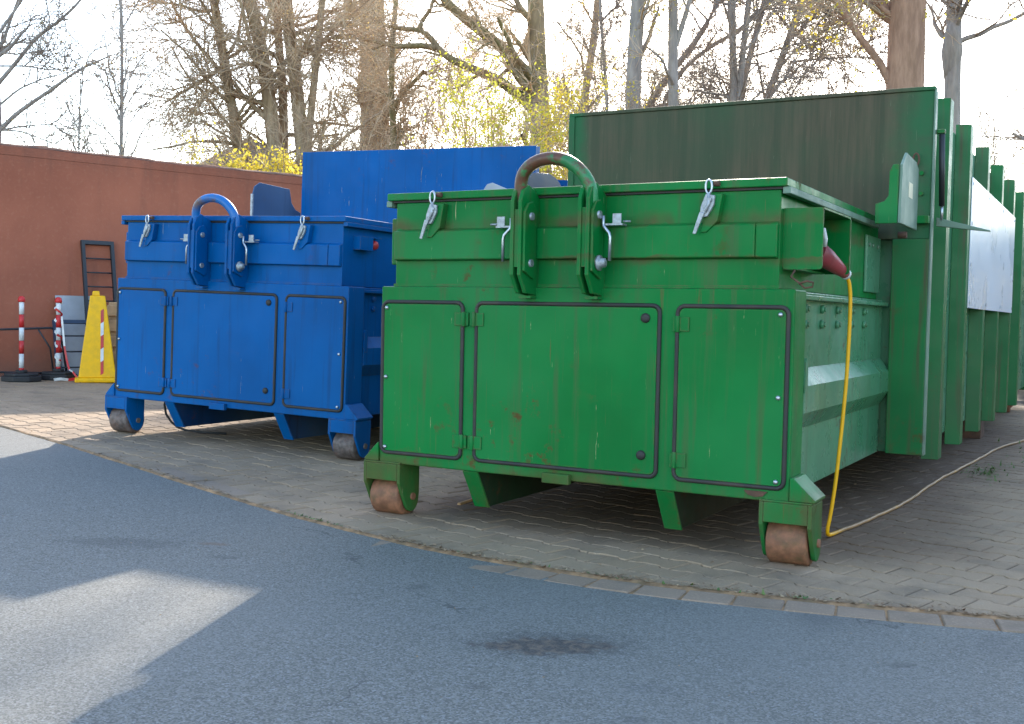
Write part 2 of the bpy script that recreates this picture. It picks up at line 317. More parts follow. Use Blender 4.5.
def stone(name, ca, cb, isl):
    t = NT(name); r = t.island() if isl else t.objrand()
    c = t.mix(t.ramp(r, 0, 1), ca, cb)
    c = t.mix(t.math('MULTIPLY', t.ramp(t.noise(0.8, 5, 0.6, vec=t.n_geo()), 0.45, 0.7), 0.5), c, tuple(v*0.62 for v in ca))
    c = t.mix(t.math('MULTIPLY', t.ramp(t.noise(120, 4, 0.6, vec=t.n_geo()), 0.5, 0.75), 0.4), c, tuple(min(1, v*1.7) for v in cb))
    c = t.mix(t.math('MULTIPLY', t.ramp(t.noise(3.1, 6, 0.65, vec=t.n_geo()), 0.46, 0.70), 0.5), c, (0.11, 0.085, 0.06))
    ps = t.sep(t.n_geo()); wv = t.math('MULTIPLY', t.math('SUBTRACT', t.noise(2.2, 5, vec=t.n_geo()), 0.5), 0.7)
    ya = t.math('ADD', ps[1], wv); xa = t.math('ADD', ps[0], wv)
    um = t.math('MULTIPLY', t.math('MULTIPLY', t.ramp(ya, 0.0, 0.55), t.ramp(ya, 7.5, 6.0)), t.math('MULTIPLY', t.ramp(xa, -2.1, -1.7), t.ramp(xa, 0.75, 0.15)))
    c = t.mix(t.math('MULTIPLY', um, 0.8), c, (0.10, 0.052, 0.025))  # brown dirt under the green compactor, deepened to stand in for its shade
    c = t.mix(t.math('MULTIPLY', t.ramp(t.noise(17, 6, 0.65, vec=t.n_geo()), 0.5, 0.75), 0.3), c, (0.30, 0.25, 0.19))
    return t.out(c, 0.85, 0, t.bump(t.noise(150, 4, vec=t.n_geo()), 0.35, 0.003))
def _ngeo(s):
    n = s.n.new('ShaderNodeNewGeometry'); return n.outputs['Position']
NT.n_geo = _ngeo
PA, PB = (0.290, 0.196, 0.118), (0.325, 0.223, 0.137)
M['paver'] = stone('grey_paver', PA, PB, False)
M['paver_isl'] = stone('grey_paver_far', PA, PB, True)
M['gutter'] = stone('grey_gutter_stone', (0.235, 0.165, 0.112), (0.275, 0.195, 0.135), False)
M['bed'] = simple('dirty_joint_sand', (0.034, 0.027, 0.019), 0.95, 0, 0.45, 9, 0.4, 80, dirt=0.5, dirtcol=(0.03, 0.035, 0.016))
M['dirt'] = simple('brown_dirt', (0.30, 0.17, 0.08), 0.95, 0, 0.5, 18, 0.6, 90, dirt=0.5, dirtcol=(0.075, 0.065, 0.03))
M['soil'] = simple('leaf_litter_soil', (0.10, 0.07, 0.042), 0.95, 0, 0.5, 3, 0.5, 20)
t = NT('dry_leaf_bits'); M['litter'] = t.out(t.mix(t.island(), (0.16, 0.085, 0.04), (0.34, 0.24, 0.14)), 0.8)
t = NT('weed_green'); M['weed'] = t.out(t.mix(t.island(), (0.05, 0.11, 0.02), (0.12, 0.17, 0.04)), 0.7)
def bark(name, a, b, moss=0.0):
    t = NT(name); v = t.map((7, 7, 1.4))
    c = t.mix(t.ramp(t.noise(1.5, 7, 0.65, vec=v), 0.3, 0.7), a, b)
    c = t.mix(t.math('MULTIPLY', t.ramp(t.noise(1.1, 5), 0.45, 0.65), moss), c, (0.11, 0.12, 0.02))
    return t.out(c, 0.9, 0, t.bump(t.noise(3, 7, 0.65, vec=v), 0.5, 0.03))
M['bark'] = bark('grey_brown_bark', (0.26, 0.175, 0.11), (0.46, 0.34, 0.22), 0.2)
M['bark_moss'] = bark('mossy_bark', (0.18, 0.13, 0.075), (0.33, 0.25, 0.14), 0.6)
M['bark_red'] = bark('reddish_bark', (0.24, 0.13, 0.08), (0.42, 0.24, 0.155), 0.05)
M['bark_grey'] = bark('smooth_grey_bark', (0.22, 0.19, 0.17), (0.36, 0.31, 0.27), 0.1)
M['twig'] = simple('brown_twigs', (0.54, 0.39, 0.25), 0.85, 0, 0.3, 0.8, 0)
M['twig_pale'] = simple('straw_brown_twigs', (0.62, 0.46, 0.29), 0.85, 0, 0.3, 0.8, 0)
M['twig_dark'] = simple('dark_twigs', (0.36, 0.28, 0.22), 0.85, 0, 0.3, 0.8, 0)
def leafmat(name, a, b):
    t = NT(name); c = t.mix(t.island(), a, b)
    t.set(t.b.inputs['Base Color'], c); t.b.inputs['Roughness'].default_value = 0.6
    tr = t.n.new('ShaderNodeBsdfTranslucent'); t.l.new(c, tr.inputs[0])
    mx = t.n.new('ShaderNodeMixShader'); mx.inputs[0].default_value = 0.6
    t.l.new(t.b.outputs[0], mx.inputs[1]); t.l.new(tr.outputs[0], mx.inputs[2]); t.l.new(mx.outputs[0], t.n['Material Output'].inputs[0])
    return t.m
M['leaf_yellow'] = leafmat('young_yellow_leaves', (0.62, 0.46, 0.04), (0.78, 0.66, 0.10))
M['leaf_lime'] = leafmat('young_lime_leaves', (0.42, 0.42, 0.04), (0.66, 0.60, 0.08))
M['leaf_brown'] = leafmat('opening_brown_buds', (0.42, 0.28, 0.11), (0.60, 0.46, 0.18))
M['added_hedge_leaf'] = leafmat('added_hedge_leaves', (0.03, 0.07, 0.015), (0.08, 0.13, 0.03))
M['ivy'] = leafmat('ivy_leaves', (0.06, 0.10, 0.015), (0.16, 0.20, 0.03))
M['far_wall'] = simple('pale_blue_grey_render', (0.34, 0.37, 0.42), 0.8)
M['far_roof'] = simple('slate_roof', (0.09, 0.10, 0.12), 0.8)
M['dark_glass'] = simple('dark_window_glass', (0.02, 0.025, 0.03), 0.1)

# ================================================================== SETTING
KX = np.array([-60, -30, -14, -9.0, -7.0, -5.3, -4.53, -3.36, -2.82, -2.38, -1.81, -1.1, -0.36, -0.03, 0.34, 0.57, 0.80, 1.6, 3.0, 6.0, 14, 60.])
KY = np.array([18, 9.0, 3.6, 1.95, 1.28, 0.76, 0.545, 0.158, -0.027, -0.171, -0.325, -0.475, -0.515, -0.465, -0.395, -0.345, -0.29, -0.08, 0.35, 1.4, 4.5, 24.])
def kerb(x):
    return np.mean([np.interp(np.asarray(x, float)+d, KX, KY) for d in (-0.24, -0.12, 0, 0.12, 0.24)], axis=0)
def wob(x, a, s=1.0):
    x = np.asarray(x, float)*s
    return a*(np.sin(7.1*x+1)+np.sin(17.3*x+2.1)*0.6+np.sin(41*x)*0.5+np.sin(83*x+0.4)*0.35)/2.2
def road_edge(x):
    x = np.asarray(x, float)
    return kerb(x)-np.interp(x, [-1.9, -0.9, -0.5], [0.018, 0.03, 0.150])+wob(x, 0.006)
XS = np.unique(np.concatenate([np.linspace(-60, -8, 40), np.linspace(-8, 4, 600), np.linspace(4, 60, 40)]))
def sheet(name, xs, ylo, yhi, ny, zoff, mat, parent=None, power=1.0, **k):
    n = len(xs); tt = np.linspace(0, 1, ny)**power
    X = np.repeat(xs[:, None], ny, 1); Y = ylo[:, None]*(1-tt)+yhi[:, None]*tt
    V = np.stack([X, Y, g(X)+zoff], -1).reshape(-1, 3)
    i = np.arange(n-1)[:, None]*ny+np.arange(ny-1)[None]
    Q = np.stack([i, i+ny, i+ny+1, i+1], -1).reshape(-1, 4)
    return link_mesh(name, np_mesh(name, V, Q, mat=mat, smooth=True), parent, **k)
# ground to the horizon, road, paving bed, gutter bed
gx = np.unique(np.concatenate([np.linspace(-400, -14, 12), np.linspace(-14, 2, 30), np.linspace(2, 400, 12)]))
sheet('ground', gx, np.full(len(gx), -400.), np.full(len(gx), 400.), 30, -0.06, M['soil'], kind='structure')
sheet('road', XS, np.full(len(XS), -45.), road_edge(XS), 12, -0.002, M['asphalt'], kind='structure')
px_ = XS[(XS > -10.5) & (XS < 9)]
paving = sheet('paving', px_, kerb(px_)+0.004, np.full(len(px_), 10.5), 14, -0.014, M['bed'], power=1.5, kind='structure')
gtx = XS[(XS > -6) & (XS < 6)]
gutter = sheet('gutter', gtx, kerb(gtx)-0.20, kerb(gtx)+0.003, 4, -0.0035, M['dirt'], kind='structure')

# herringbone pavers
U = 0.1125; PA_ = math.radians(-14)
e1 = np.array([math.cos(PA_), math.sin(PA_)]); e2 = np.array([-e1[1], e1[0]])
WP, WD = np.array([-8.57, 3.57]), np.array([0.355, 0.935])
WN = np.array([0.935, -0.355])
def clip_kerb(poly):
    """keep the part of a convex polygon behind the kerb line"""
    c = np.mean(poly, 0); h = 0.06
    k0, k1 = float(kerb(c[0]-h)), float(kerb(c[0]+h))
    a = np.array([c[0]-h, k0+0.016]); d = np.array([2*h, k1-k0]); nn = np.array([-d[1], d[0]])
    out = []
    for i in range(len(poly)):
        p, q = poly[i], poly[(i+1) % len(poly)]
        sp, sq = (p-a) @ nn, (q-a) @ nn
        if sp >= 0: out.append(p)
        if (sp >= 0) != (sq >= 0): out.append(p+(q-p)*(sp/(sp-sq)))
    return out
def poly_area(P):
    P = np.array(P); x, y = P[:, 0], P[:, 1]
    return 0.5*abs(np.dot(x, np.roll(y, -1))-np.dot(y, np.roll(x, -1)))
def stone_geo(poly, h=0.05, ch=0.006):
    P = np.array(poly); n = len(P); c = P.mean(0)
    ins = c+(P-c)*(1-ch/np.maximum(np.linalg.norm(P-c, axis=1), 0.02))[:, None]
    V = [(*p, -h) for p in P]+[(*p, -0.004) for p in P]+[(*p, 0.0) for p in ins]
    Fc = [(i, (i+1) % n, n+(i+1) % n, n+i) for i in range(n)]+[(n+i, n+(i+1) % n, 2*n+(i+1) % n, 2*n+i) for i in range(n)]+[tuple(range(2*n, 3*n))]
    return V, Fc
stones = []
LS, PS = 0.186, 0.130
def bone(j=0.0024):
    a, b, w_ = LS/2-j, 0.0735-j, 0.0565-j
    h = [(-a, b), (-0.057, b), (-0.037, w_), (0.037, w_), (0.057, b), (a, b)]
    return [np.array(p) for p in [(x, -y) for x, y in h]+h[::-1]]
BONE = bone()
ROT = np.stack([e1, e2], 1)
for jI in range(-50, 110):
    for iI in range(-65, 55):
        c = e1*((iI+0.5*(jI % 2))*LS)+e2*(jI*PS)
        if not (-8.9 < c[0] < 5.0 and c[1] < 9.5): continue
        if (c-WP) @ WN < 0.0: continue
        kc = float(np.interp(c[0], KX, KY))
        if c[1] < kc-0.2: continue
        stones.append((c, c[1] < kc+0.2))
def in_view(c):
    d = np.array([c[0], c[1], float(g(c[0]))])-CAM
    zf = d @ CF
    if zf < 0.3: return 1e9
    x, y = 512+F*(d @ CR)/zf, 362+F*(d @ CD)/zf
    if not (-15 < x < 1040 and y < 735): return 1e9
    if x < 480 and c[1] > 1.3 and c[0] > -4.6: return 1e9      # under the blue compactor
    if c[1] > 0.25 and c[0] < 0.0 and c[0] > -1.9: return zf+3  # under the green compactor
    return zf
base_me = {}
V, Fc = stone_geo(BONE)
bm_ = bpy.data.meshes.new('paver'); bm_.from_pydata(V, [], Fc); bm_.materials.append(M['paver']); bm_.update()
order = sorted(range(len(stones)), key=lambda i: in_view(stones[i][0]))
near = set(order[:300])
SV_, SF_ = [], []
for i, (c, edge) in enumerate(stones):
    rz = PA_; dz = random.gauss(0, 0.0009); tx, ty = random.gauss(0, 0.005), random.gauss(0, 0.004)
    poly = None
    if edge:
        full = [c+ROT @ p for p in BONE]
        poly = clip_kerb(full)
        if len(poly) < 3 or poly_area(poly) < 0.0012: continue
        if poly_area(poly) > 0.98*poly_area(full): poly = None
        else: poly = [np.array(p)-c for p in poly]
    sl = -0.024 if c[0] > -12 and c[0] < -1.6 else 0.0
    if i in near:
        if poly is None: me = bm_; r = rz
        else:
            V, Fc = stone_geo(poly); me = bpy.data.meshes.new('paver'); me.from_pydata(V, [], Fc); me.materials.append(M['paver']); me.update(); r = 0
        o = bpy.data.objects.new('paver', me); col.objects.link(o); o.parent = paving
        o.location = (c[0], c[1], float(g(c[0]))+0.001+dz)
        o.rotation_mode = 'XYZ'; o.rotation_euler = (Matrix.Rotation(-sl, 3, 'Y') @ Matrix.Rotation(tx, 3, 'X') @ Matrix.Rotation(r, 3, 'Z')).to_euler()
    else:
        if poly is None:
            lo = [ROT @ p for p in BONE]
        else: lo = poly
        V, Fc = stone_geo(lo); bse = len(SV_)
        for v in V:
            x, y = c[0]+v[0], c[1]+v[1]
            SV_.append((x, y, float(0.024*max(0, -1.6-x))+0.001+dz+v[2]+tx*v[0]+ty*v[1]))
        SF_ += [tuple(bse+k for k in f) for f in Fc]
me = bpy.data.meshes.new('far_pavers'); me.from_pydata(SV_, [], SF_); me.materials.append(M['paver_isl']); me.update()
link_mesh('far_pavers', me, paving, kind='stuff')

# gutter stones
s_x = -1.55
while s_x < 3.2:
    L = 0.150+random.uniform(-0.004, 0.004)
    k0, k1 = float(kerb(s_x)), float(kerb(s_x+L)); ang = math.atan2(k1-k0, L)
    nx, ny_ = -math.sin(ang), math.cos(ang)
    cx, cy_ = s_x+L/2*math.cos(ang), k0+L/2*math.sin(ang)
    V, Fc = stone_geo([(-L/2+0.0015, -0.063), (L/2-0.0015, -0.063), (L/2-0.0015, 0.063), (-L/2+0.0015, 0.063)], 0.06, 0.006)
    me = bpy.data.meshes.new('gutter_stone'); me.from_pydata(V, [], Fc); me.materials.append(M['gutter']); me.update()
    o = link_mesh('gutter_stone', me, gutter)
    sink = float(np.interp(s_x, [-1.5, -0.9, -0.5], [-0.006, -0.003, 0.0]))
    o.location = (cx-nx*0.088, cy_-ny_*0.088, float(g(cx))+0.0015+sink+random.gauss(0, 0.001)); o.rotation_euler = (random.gauss(0, .006), random.gauss(0, .006), ang+random.gauss(0, .008))
    s_x += L*math.cos(ang)+0.002
# worn concrete edging slabs further left
for x0, L in ((-3.42, 0.46), (-2.95, 0.42)):
    ang = math.atan2(float(kerb(x0+L)-kerb(x0)), L)
    V, Fc = stone_geo([(-L/2+0.004, -0.05), (L/2-0.004, -0.05), (L/2-0.004, 0.05), (-L/2+0.004, 0.05)], 0.06, 0.008)
    me = bpy.data.meshes.new('edging_slab'); me.from_pydata(V, [], Fc); me.materials.append(M['gutter']); me.update()
    o = link_mesh('edging_slab', me, gutter)
    cx = x0+L/2; o.location = (cx-math.sin(ang)*0.072, float(kerb(cx))+math.cos(ang)*0.072, float(g(cx))+0.006); o.rotation_euler = (0, 0.024, ang)
# dirt caught along the kerb joint, leaf bits on it
kx = np.linspace(-7, 5, 1500); ky = kerb(kx)
wd = np.interp(kx, [-7, -2, -0.3, 5], [0.012, 0.024, 0.050, 0.060])
V = np.concatenate([np.stack([kx, ky-wd*0.8+wob(kx, 0.005), g(kx)-0.006], -1), np.stack([kx, ky+wob(kx, 0.003), g(kx)+0.0055+wob(kx, .002, 2)], -1), np.stack([kx, ky+wd+wob(kx+3, 0.008), g(kx)-0.003], -1)])
n = len(kx); i = np.arange(n-1)
link_mesh('kerb_dirt', np_mesh('kerb_dirt', V, np.concatenate([np.stack([i, i+1, n+i+1, n+i], -1), np.stack([n+i, n+i+1, 2*n+i+1, 2*n+i], -1)]), mat=M['dirt'], smooth=True),
          label='strip of brown dirt caught in the joint along the gutter', cat='dirt', kind='stuff')
def scatter_bits(name, P, size, mat, label, cat, up=0.0):
    n = len(P); a = rng.uniform(0, 2*np.pi, n); s = size*rng.uniform(0.4, 1.3, n); asp = rng.uniform(0.25, 0.8, n)
    u = np.stack([np.cos(a), np.sin(a), rng.normal(0, 0.35+up, n)], -1)*s[:, None]
    v = np.stack([-np.sin(a), np.cos(a), rng.normal(0, 0.35, n)], -1)*(s*asp)[:, None]
    Vv = np.stack([P-u, P+v, P+u, P-v], 1); Vv[..., 2] = np.maximum(Vv[..., 2], (P[:, 2]-0.001)[:, None])
    return link_mesh(name, np_mesh(name, Vv.reshape(-1, 3), np.arange(4*n).reshape(-1, 4), mat=mat), label=label, cat=cat, kind='stuff')
lx = np.concatenate([rng.uniform(-4, 3, 380), rng.uniform(-1.5, 2, 800)])
P = np.stack([lx, kerb(lx)+np.abs(rng.normal(0, 0.03, len(lx)))-0.008, g(lx)+0.007], -1)
scatter_bits('kerb_litter', P, 0.010, M['litter'], 'dry leaf bits and grit lying along the kerb joint', 'litter')
lx = rng.uniform(-6, 3, 520); ly = kerb(lx)+np.abs(rng.normal(0, 1.6, len(lx)))+0.05
P = np.stack([lx, ly, g(lx)+0.006], -1)
scatter_bits('yard_litter', P, 0.009, M['litter'], 'scattered dry leaf crumbs and twigs on the paving', 'litter')
lx = rng.uniform(-3, 2.5, 220); ly = kerb(lx)-np.abs(rng.normal(0, 0.9, len(lx)))-0.2
scatter_bits('road_grit', np.stack([lx, ly, g(lx)+0.003], -1), 0.004, M['litter'], 'fine pale grit lying on the asphalt', 'litter')
P = rng.normal(0, 1, (200, 3))*np.array([0.10, 0.5, 0])+np.array([0.56, 4.75, 0.006])
P2 = rng.normal(0, 1, (160, 3))*np.array([0.06, 0.2, 0])+np.array([0.32, 3.2, 0.006])
scatter_bits('weeds', np.concatenate([P, P2]), 0.010, M['weed'], 'low green weeds and moss beside the cable end', 'weeds', up=0.9)
lx = np.concatenate([rng.normal(-1.95, 0.09, 60), rng.normal(-0.2, 0.5, 50)])
scatter_bits('kerb_moss', np.stack([lx, kerb(lx)+rng.normal(0.006, 0.008, len(lx)), g(lx)+0.007], -1), 0.008, M['weed'], 'tiny moss tufts in the kerb joint', 'moss', up=0.4)

# ------------------------------------------------------------------ wall
WANG = math.atan2(0.935, 0.355)
wall = empty('boundary_wall', (-8.57, 3.57, float(g(-8.57))), (0, 0, WANG), label='long reddish brown rendered wall behind the posts and blue compactor', cat='wall')
wx = np.linspace(-1.9, 15, 180)
top = 2.292+wob(wx, 0.006, 0.35)
mb = MB(); n = len(wx)
vs = [(x, 0, -0.4) for x in wx]+[(x, 0, 2.19) for x in wx]+[(x, 0.25, 2.19) for x in wx]+[(x, 0.25, -0.4) for x in wx]
fs = [(i, i+1, n+i+1, n+i) for i in range(n-1)]+[(n+i, n+i+1, 2*n+i+1, 2*n+i) for i in range(n-1)]+[(2*n+i, 2*n+i+1, 3*n+i+1, 3*n+i) for i in range(n-1)]
fs += [(0, n, 2*n, 3*n), (n-1, 4*n-1, 3*n-1, 2*n-1)]
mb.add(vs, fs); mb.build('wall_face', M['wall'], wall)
mb = MB()
vs = [(x, -0.004, 2.192) for x in wx]+[(x, -0.004+0.004*math.sin(x*3), t_-0.02) for x, t_ in zip(wx, top)]+[(x, 0.02, t_) for x, t_ in zip(wx, top)]+[(x, 0.254, t_-0.01) for x, t_ in zip(wx, top)]+[(x, 0.254, 2.192) for x in wx]
fs = [(k*n+i, k*n+i+1, (k+1)*n+i+1, (k+1)*n+i) for k in range(4) for i in range(n-1)]+[(0, n, 2*n, 3*n, 4*n), (n-1, 5*n-1, 4*n-1, 3*n-1, 2*n-1)]
mb.add(vs, fs); mb.build('wall_top', M['wall'], wall)
mb = MB()
vs = [(x, 0.0, t_-0.012) for x, t_ in zip(wx, top)]+[(x, 0.03, t_+0.014+wob(x, 0.008)) for x, t_ in zip(wx, top)]+[(x, 0.25, t_+0.002) for x, t_ in zip(wx, top)]
mb.add(vs, [(k*n+i, k*n+i+1, (k+1)*n+i+1, (k+1)*n+i) for k in range(2) for i in range(n-1)], True); mb.build('crumbling_edge', M['coping'], wall)

# ------------------------------------------------------------------ things by the wall
def base(x, y): return (x, y, float(g(x))+0.001)
face_cam = lambda x, y: math.atan2(CAM[1]-y, CAM[0]-x)+math.pi/2     # local -Y looks at the camera
def chain_post(x, y, label, tilt=0.0):
    r = empty('barrier_post', base(x, y), (0, tilt, face_cam(x, y)), label=label, cat='barrier post', group='red and white barrier posts by the wall')
    o = [(0.19*math.cos(math.radians(22.5+45*k)), 0.19*math.sin(math.radians(22.5+45*k))) for k in range(8)]
    m_ = MB(); m_.prism(o, 'z', 0, 0.05); m_.prism([(a*0.86, b*0.86) for a, b in o], 'z', 0.05, 0.075); m_.prism([(a*0.3, b*0.3) for a, b in o], 'z', 0.075, 0.105)
    m_.build('base', M['rubber'], r, 0.008)
    hs = [0.1, 0.125, 0.26, 0.385, 0.51, 0.635, 0.755]
    for k in range(6):
        MB().cyl((0, 0, hs[k]+0.0005), (0, 0, hs[k+1]-0.0005), 0.0225, 20).build('band', M['red_plastic'] if k % 2 == 0 else M['white_plastic'], r)
    MB().lathe([(0.027, 0.753), (0.034, 0.76), (0.032, 0.78), (0.026, 0.802), (0.010, 0.809)], 20).build('cap', M['red_plastic'], r)
    return r
chain_post(-8.19, 3.07, 'red and white barrier post standing free, leftmost on its black base')
chain_post(-8.18, 3.48, 'red and white barrier post wrapped in barrier tape, beside the yellow cone')
# tape wound round the second post
tp = empty('barrier_tape', base(-8.18, 3.48), (0, 0, face_cam(-8.18, 3.48)), label='red and white barrier tape wound down the right post onto the ground', cat='barrier tape')
def ribbon(pts, wdt, name, seg=0.09):
    pts = [Vector(p) for p in pts]; acc = 0; cur = None; runs = []
    for a, b in zip(pts[:-1], pts[1:]):
        k = int(acc/seg) % 2; acc += (b-a).length
        if k != cur: runs.append((k, [a])); cur = k
        runs[-1][1].append(b)
    for k, pl_ in runs:
        m_ = MB(); vs = []; n_ = len(pl_)
        for i in range(n_):
            d = pl_[min(i+1, n_-1)]-pl_[max(i-1, 0)]; sdv = d.cross(Vector((0.2, 1, 0.3))).normalized()*wdt/2; nn = d.cross(sdv).normalized()*0.001
            vs += [pl_[i]-sdv-nn, pl_[i]+sdv-nn, pl_[i]+sdv+nn, pl_[i]-sdv+nn]
        fs = [(4*i+j, 4*i+(j+1) % 4, 4*i+4+(j+1) % 4, 4*i+4+j) for i in range(n_-1) for j in range(4)]+[(3, 2, 1, 0), tuple(4*n_-4+j for j in range(4))]
        m_.add(vs, fs).build(name, M['red_plastic'] if k else M['white_plastic'], tp)
spir = [(0.0265*math.cos(a*2.2)+0.004*math.sin(a*7), 0.0265*math.sin(a*2.2), 0.76-0.58*a/14) for a in np.linspace(0, 14, 80)]
ribbon(spir, 0.022, 'tape_winding', 0.11)
ribbon([(0.03, -0.03, 0.62), (0.045, -0.05, 0.45), (0.055, -0.06, 0.33), (0.075, -0.08, 0.2), (0.10, -0.13, 0.10), (0.13, -0.2, 0.085), (0.17, -0.24, 0.03), (0.22, -0.24, 0.012)], 0.018, 'tape_tail', 0.08)
ribbon([(-0.04, -0.26, 0.012), (0.02, -0.27, 0.02), (0.09, -0.25, 0.010), (0.17, -0.27, 0.022), (0.25, -0.25, 0.010), (0.31, -0.24, 0.018)], 0.028, 'tape_coil', 0.09)
# yellow cone
cx, cy_ = -7.765, 3.60
yc = empty('warning_cone', base(cx, cy_), (0, 0, face_cam(cx, cy_)), label='tall yellow tapered warning cone with red and white strip, beside blue compactor', cat='warning cone')
def frustum(z0, z1, a0, b0, a1, b1, sx0=0, sx1=0):
    return [(-a0+sx0, -b0, z0), (a0+sx0, -b0, z0), (a0+sx0, b0, z0), (-a0+sx0, b0, z0), (-a1+sx1, -b1, z1), (a1+sx1, -b1, z1), (a1+sx1, b1, z1), (-a1+sx1, b1, z1)]
BF = [(0, 3, 2, 1), (4, 5, 6, 7), (0, 1, 5, 4), (1, 2, 6, 5), (2, 3, 7, 6), (3, 0, 4, 7)]
MB().add(frustum(0.045, 0.84, 0.172, 0.13, 0.068, 0.055), BF).build('body', M['yellow_plastic'], yc, 0.008)
m_ = MB(); m_.box(-0.205, 0.205, -0.16, 0.16, 0, 0.045); m_.build('base', M['yellow_plastic'], yc, 0.012)
m_ = MB(); m_.add(frustum(0.84, 0.885, 0.036, 0.035, 0.03, 0.03, -0.015, -0.015), BF); m_.build('handle', M['yellow_plastic'], yc, 0.006)
for k in range(5):
    z0 = 0.07+k*0.125; z1 = z0+0.125
    yy = lambda z: -(0.13+(0.055-0.13)*(z-0.045)/0.795)-0.002
    xa = 0.042
    MB().add([(xa-0.014, yy(z0), z0+0.001), (xa+0.014, yy(z0), z0+0.001+0.02), (xa+0.014, yy(z1), z1+0.02), (xa-0.014, yy(z1), z1),
              (xa-0.014, yy(z0)+0.006, z0+0.001), (xa+0.014, yy(z0)+0.006, z0+0.021), (xa+0.014, yy(z1)+0.006, z1+0.02), (xa-0.014, yy(z1)+0.006, z1)],
             [(0, 1, 2, 3), (7, 6, 5, 4), (0, 4, 5, 1), (1, 5, 6, 2), (2, 6, 7, 3), (3, 7, 4, 0)]).build('stripe', M['red_plastic'] if k % 2 == 0 else M['white_plastic'], yc)
def wall_pt(s, off): p = WP+WD*s+WN*off; return (p[0], p[1], float(g(p[0])))
# wall-leaning things: local x runs along the wall, local -y looks out
def leaner(name, s, off, **k):
    p = wall_pt(s, off); return empty(name, p, (0, 0, WANG), **k)
r = leaner('rack_frame', 0.56, 0.30, label='tall black steel ladder-like rack leaning on the wall behind the yellow cone', cat='rack')
lean = Matrix.Rotation(-0.19, 4, 'X')
def lm(mb): return mb.rot(lean)
for x in (-0.165, 0.135): lm(MB().box(x, x+0.034, -0.02, 0.02, 0.0, 1.43)).build('upright', M['black_metal'], r)
for z in (1.39,): lm(MB().box(-0.13, 0.134, -0.02, 0.02, z, z+0.04)).build('top_rail', M['black_metal'], r)
for k in range(9): lm(MB().cyl((-0.131, 0, 0.06+k*0.148), (0.135, 0, 0.06+k*0.148), 0.008, 8)).build('rung', M['black_metal'], r)
r = leaner('grey_board', 0.35, 0.26, label='pale grey flat board propped on the wall behind the blue steel frame', cat='board')
MB().box(-0.21, 0.17, -0.008, 0.008, 0.0, 0.86).rot(Matrix.Rotation(-0.27, 4, 'X')).build('panel', M['grey_board'], r, 0.003)
MB().box(-0.205, 0.165, 0.0085, 0.03, 0.05, 0.1).rot(Matrix.Rotation(-0.27, 4, 'X')).build('batten', M['grey_board'], r)
r = leaner('steel_frame', 0.28, 0.40, label='low dark blue steel frame with crossbars in front of the grey board', cat='frame')
lean2 = Matrix.Rotation(-0.22, 4, 'X')
for x, x1 in ((-0.24, -0.19), (0.16, 0.20)): MB().box(x, x1, -0.02, 0.02, 0, 0.60).rot(lean2).build('upright', M['blue_metal'], r)
MB().box(-0.19, 0.16, -0.02, 0.02, 0.565, 0.60).rot(lean2).build('top_rail', M['blue_metal'], r)
for z in (0.12, 0.28, 0.44): MB().cyl((-0.192, 0, z), (0.162, 0, z), 0.008, 8).rot(lean2).build('crossbar', M['black_metal'], r)
r = leaner('hoop_stand', -0.20, 0.28, label='thin black tubular hoop stand along the wall behind the left post', cat='stand')
MB().tube([(-0.85, 0, 0.0), (-0.84, 0, 0.40), (-0.80, 0, 0.46), (-0.4, 0, 0.475), (0.22, 0, 0.50), (0.30, 0, 0.46), (0.33, -0.03, 0.30), (0.36, -0.06, 0.0)], 0.011, 8).build('hoop', M['black_metal'], r)
MB().tube([(0.10, 0, 0.483), (0.22, 0.02, 0.30), (0.26, 0.02, 0.0)], 0.009, 8).build('brace', M['black_metal'], r)
MB().tube([(-0.84, 0, 0.06), (-0.3, 0, 0.07), (0.35, -0.05, 0.05)], 0.010, 8).build('bottom_bar', M['black_metal'], r)
# pallet
px0 = (-7.86, 3.93)
r = empty('wooden_pallet', base(*px0), (0, 0, face_cam(*px0)), label='upright wooden pallet edge showing between yellow cone and blue compactor', cat='pallet')
for k in range(5): MB().box(-0.10, 0.62, -0.012, 0.012, 0.02+k*0.155, 0.13+k*0.155).build('board', M['wood'], r, 0.006)
for x in (-0.085, 0.22, 0.52): MB().box(x, x+0.09, 0.0125, 0.10, 0.0, 0.78).build('bearer', M['wood'], r, 0.008)
for k in range(3): MB().box(-0.11, 0.62, 0.1005, 0.122, 0.05+k*0.29, 0.15+k*0.29).build('board', M['wood'], r, 0.006)
# little ground things
st = MB().box(-0.085, 0.085, -0.008, 0.008, 0.0, 0.012).build('wood_stick', M['wood'], None, 0.002, loc=(-1.648, 0.50, 0.0015), label='short pale stick lying under the left end of green compactor', cat='stick')
st.rotation_euler = (0, 0, 1.67)
MB().tube([(-4.55, 1.42, 0.33), (-4.555, 1.40, 0.24), (-4.54, 1.40, 0.18), (-4.49, 1.40, 0.13), (-4.43, 1.40, 0.098), (-4.36, 1.41, 0.083), (-4.25, 1.43, 0.0765), (-4.1, 1.5, 0.072)], 0.0075, 8).build('black_hose', M['rubber'], None, label='thin black hose looping to the ground beneath blue compactor', cat='hose')
#@@COMP

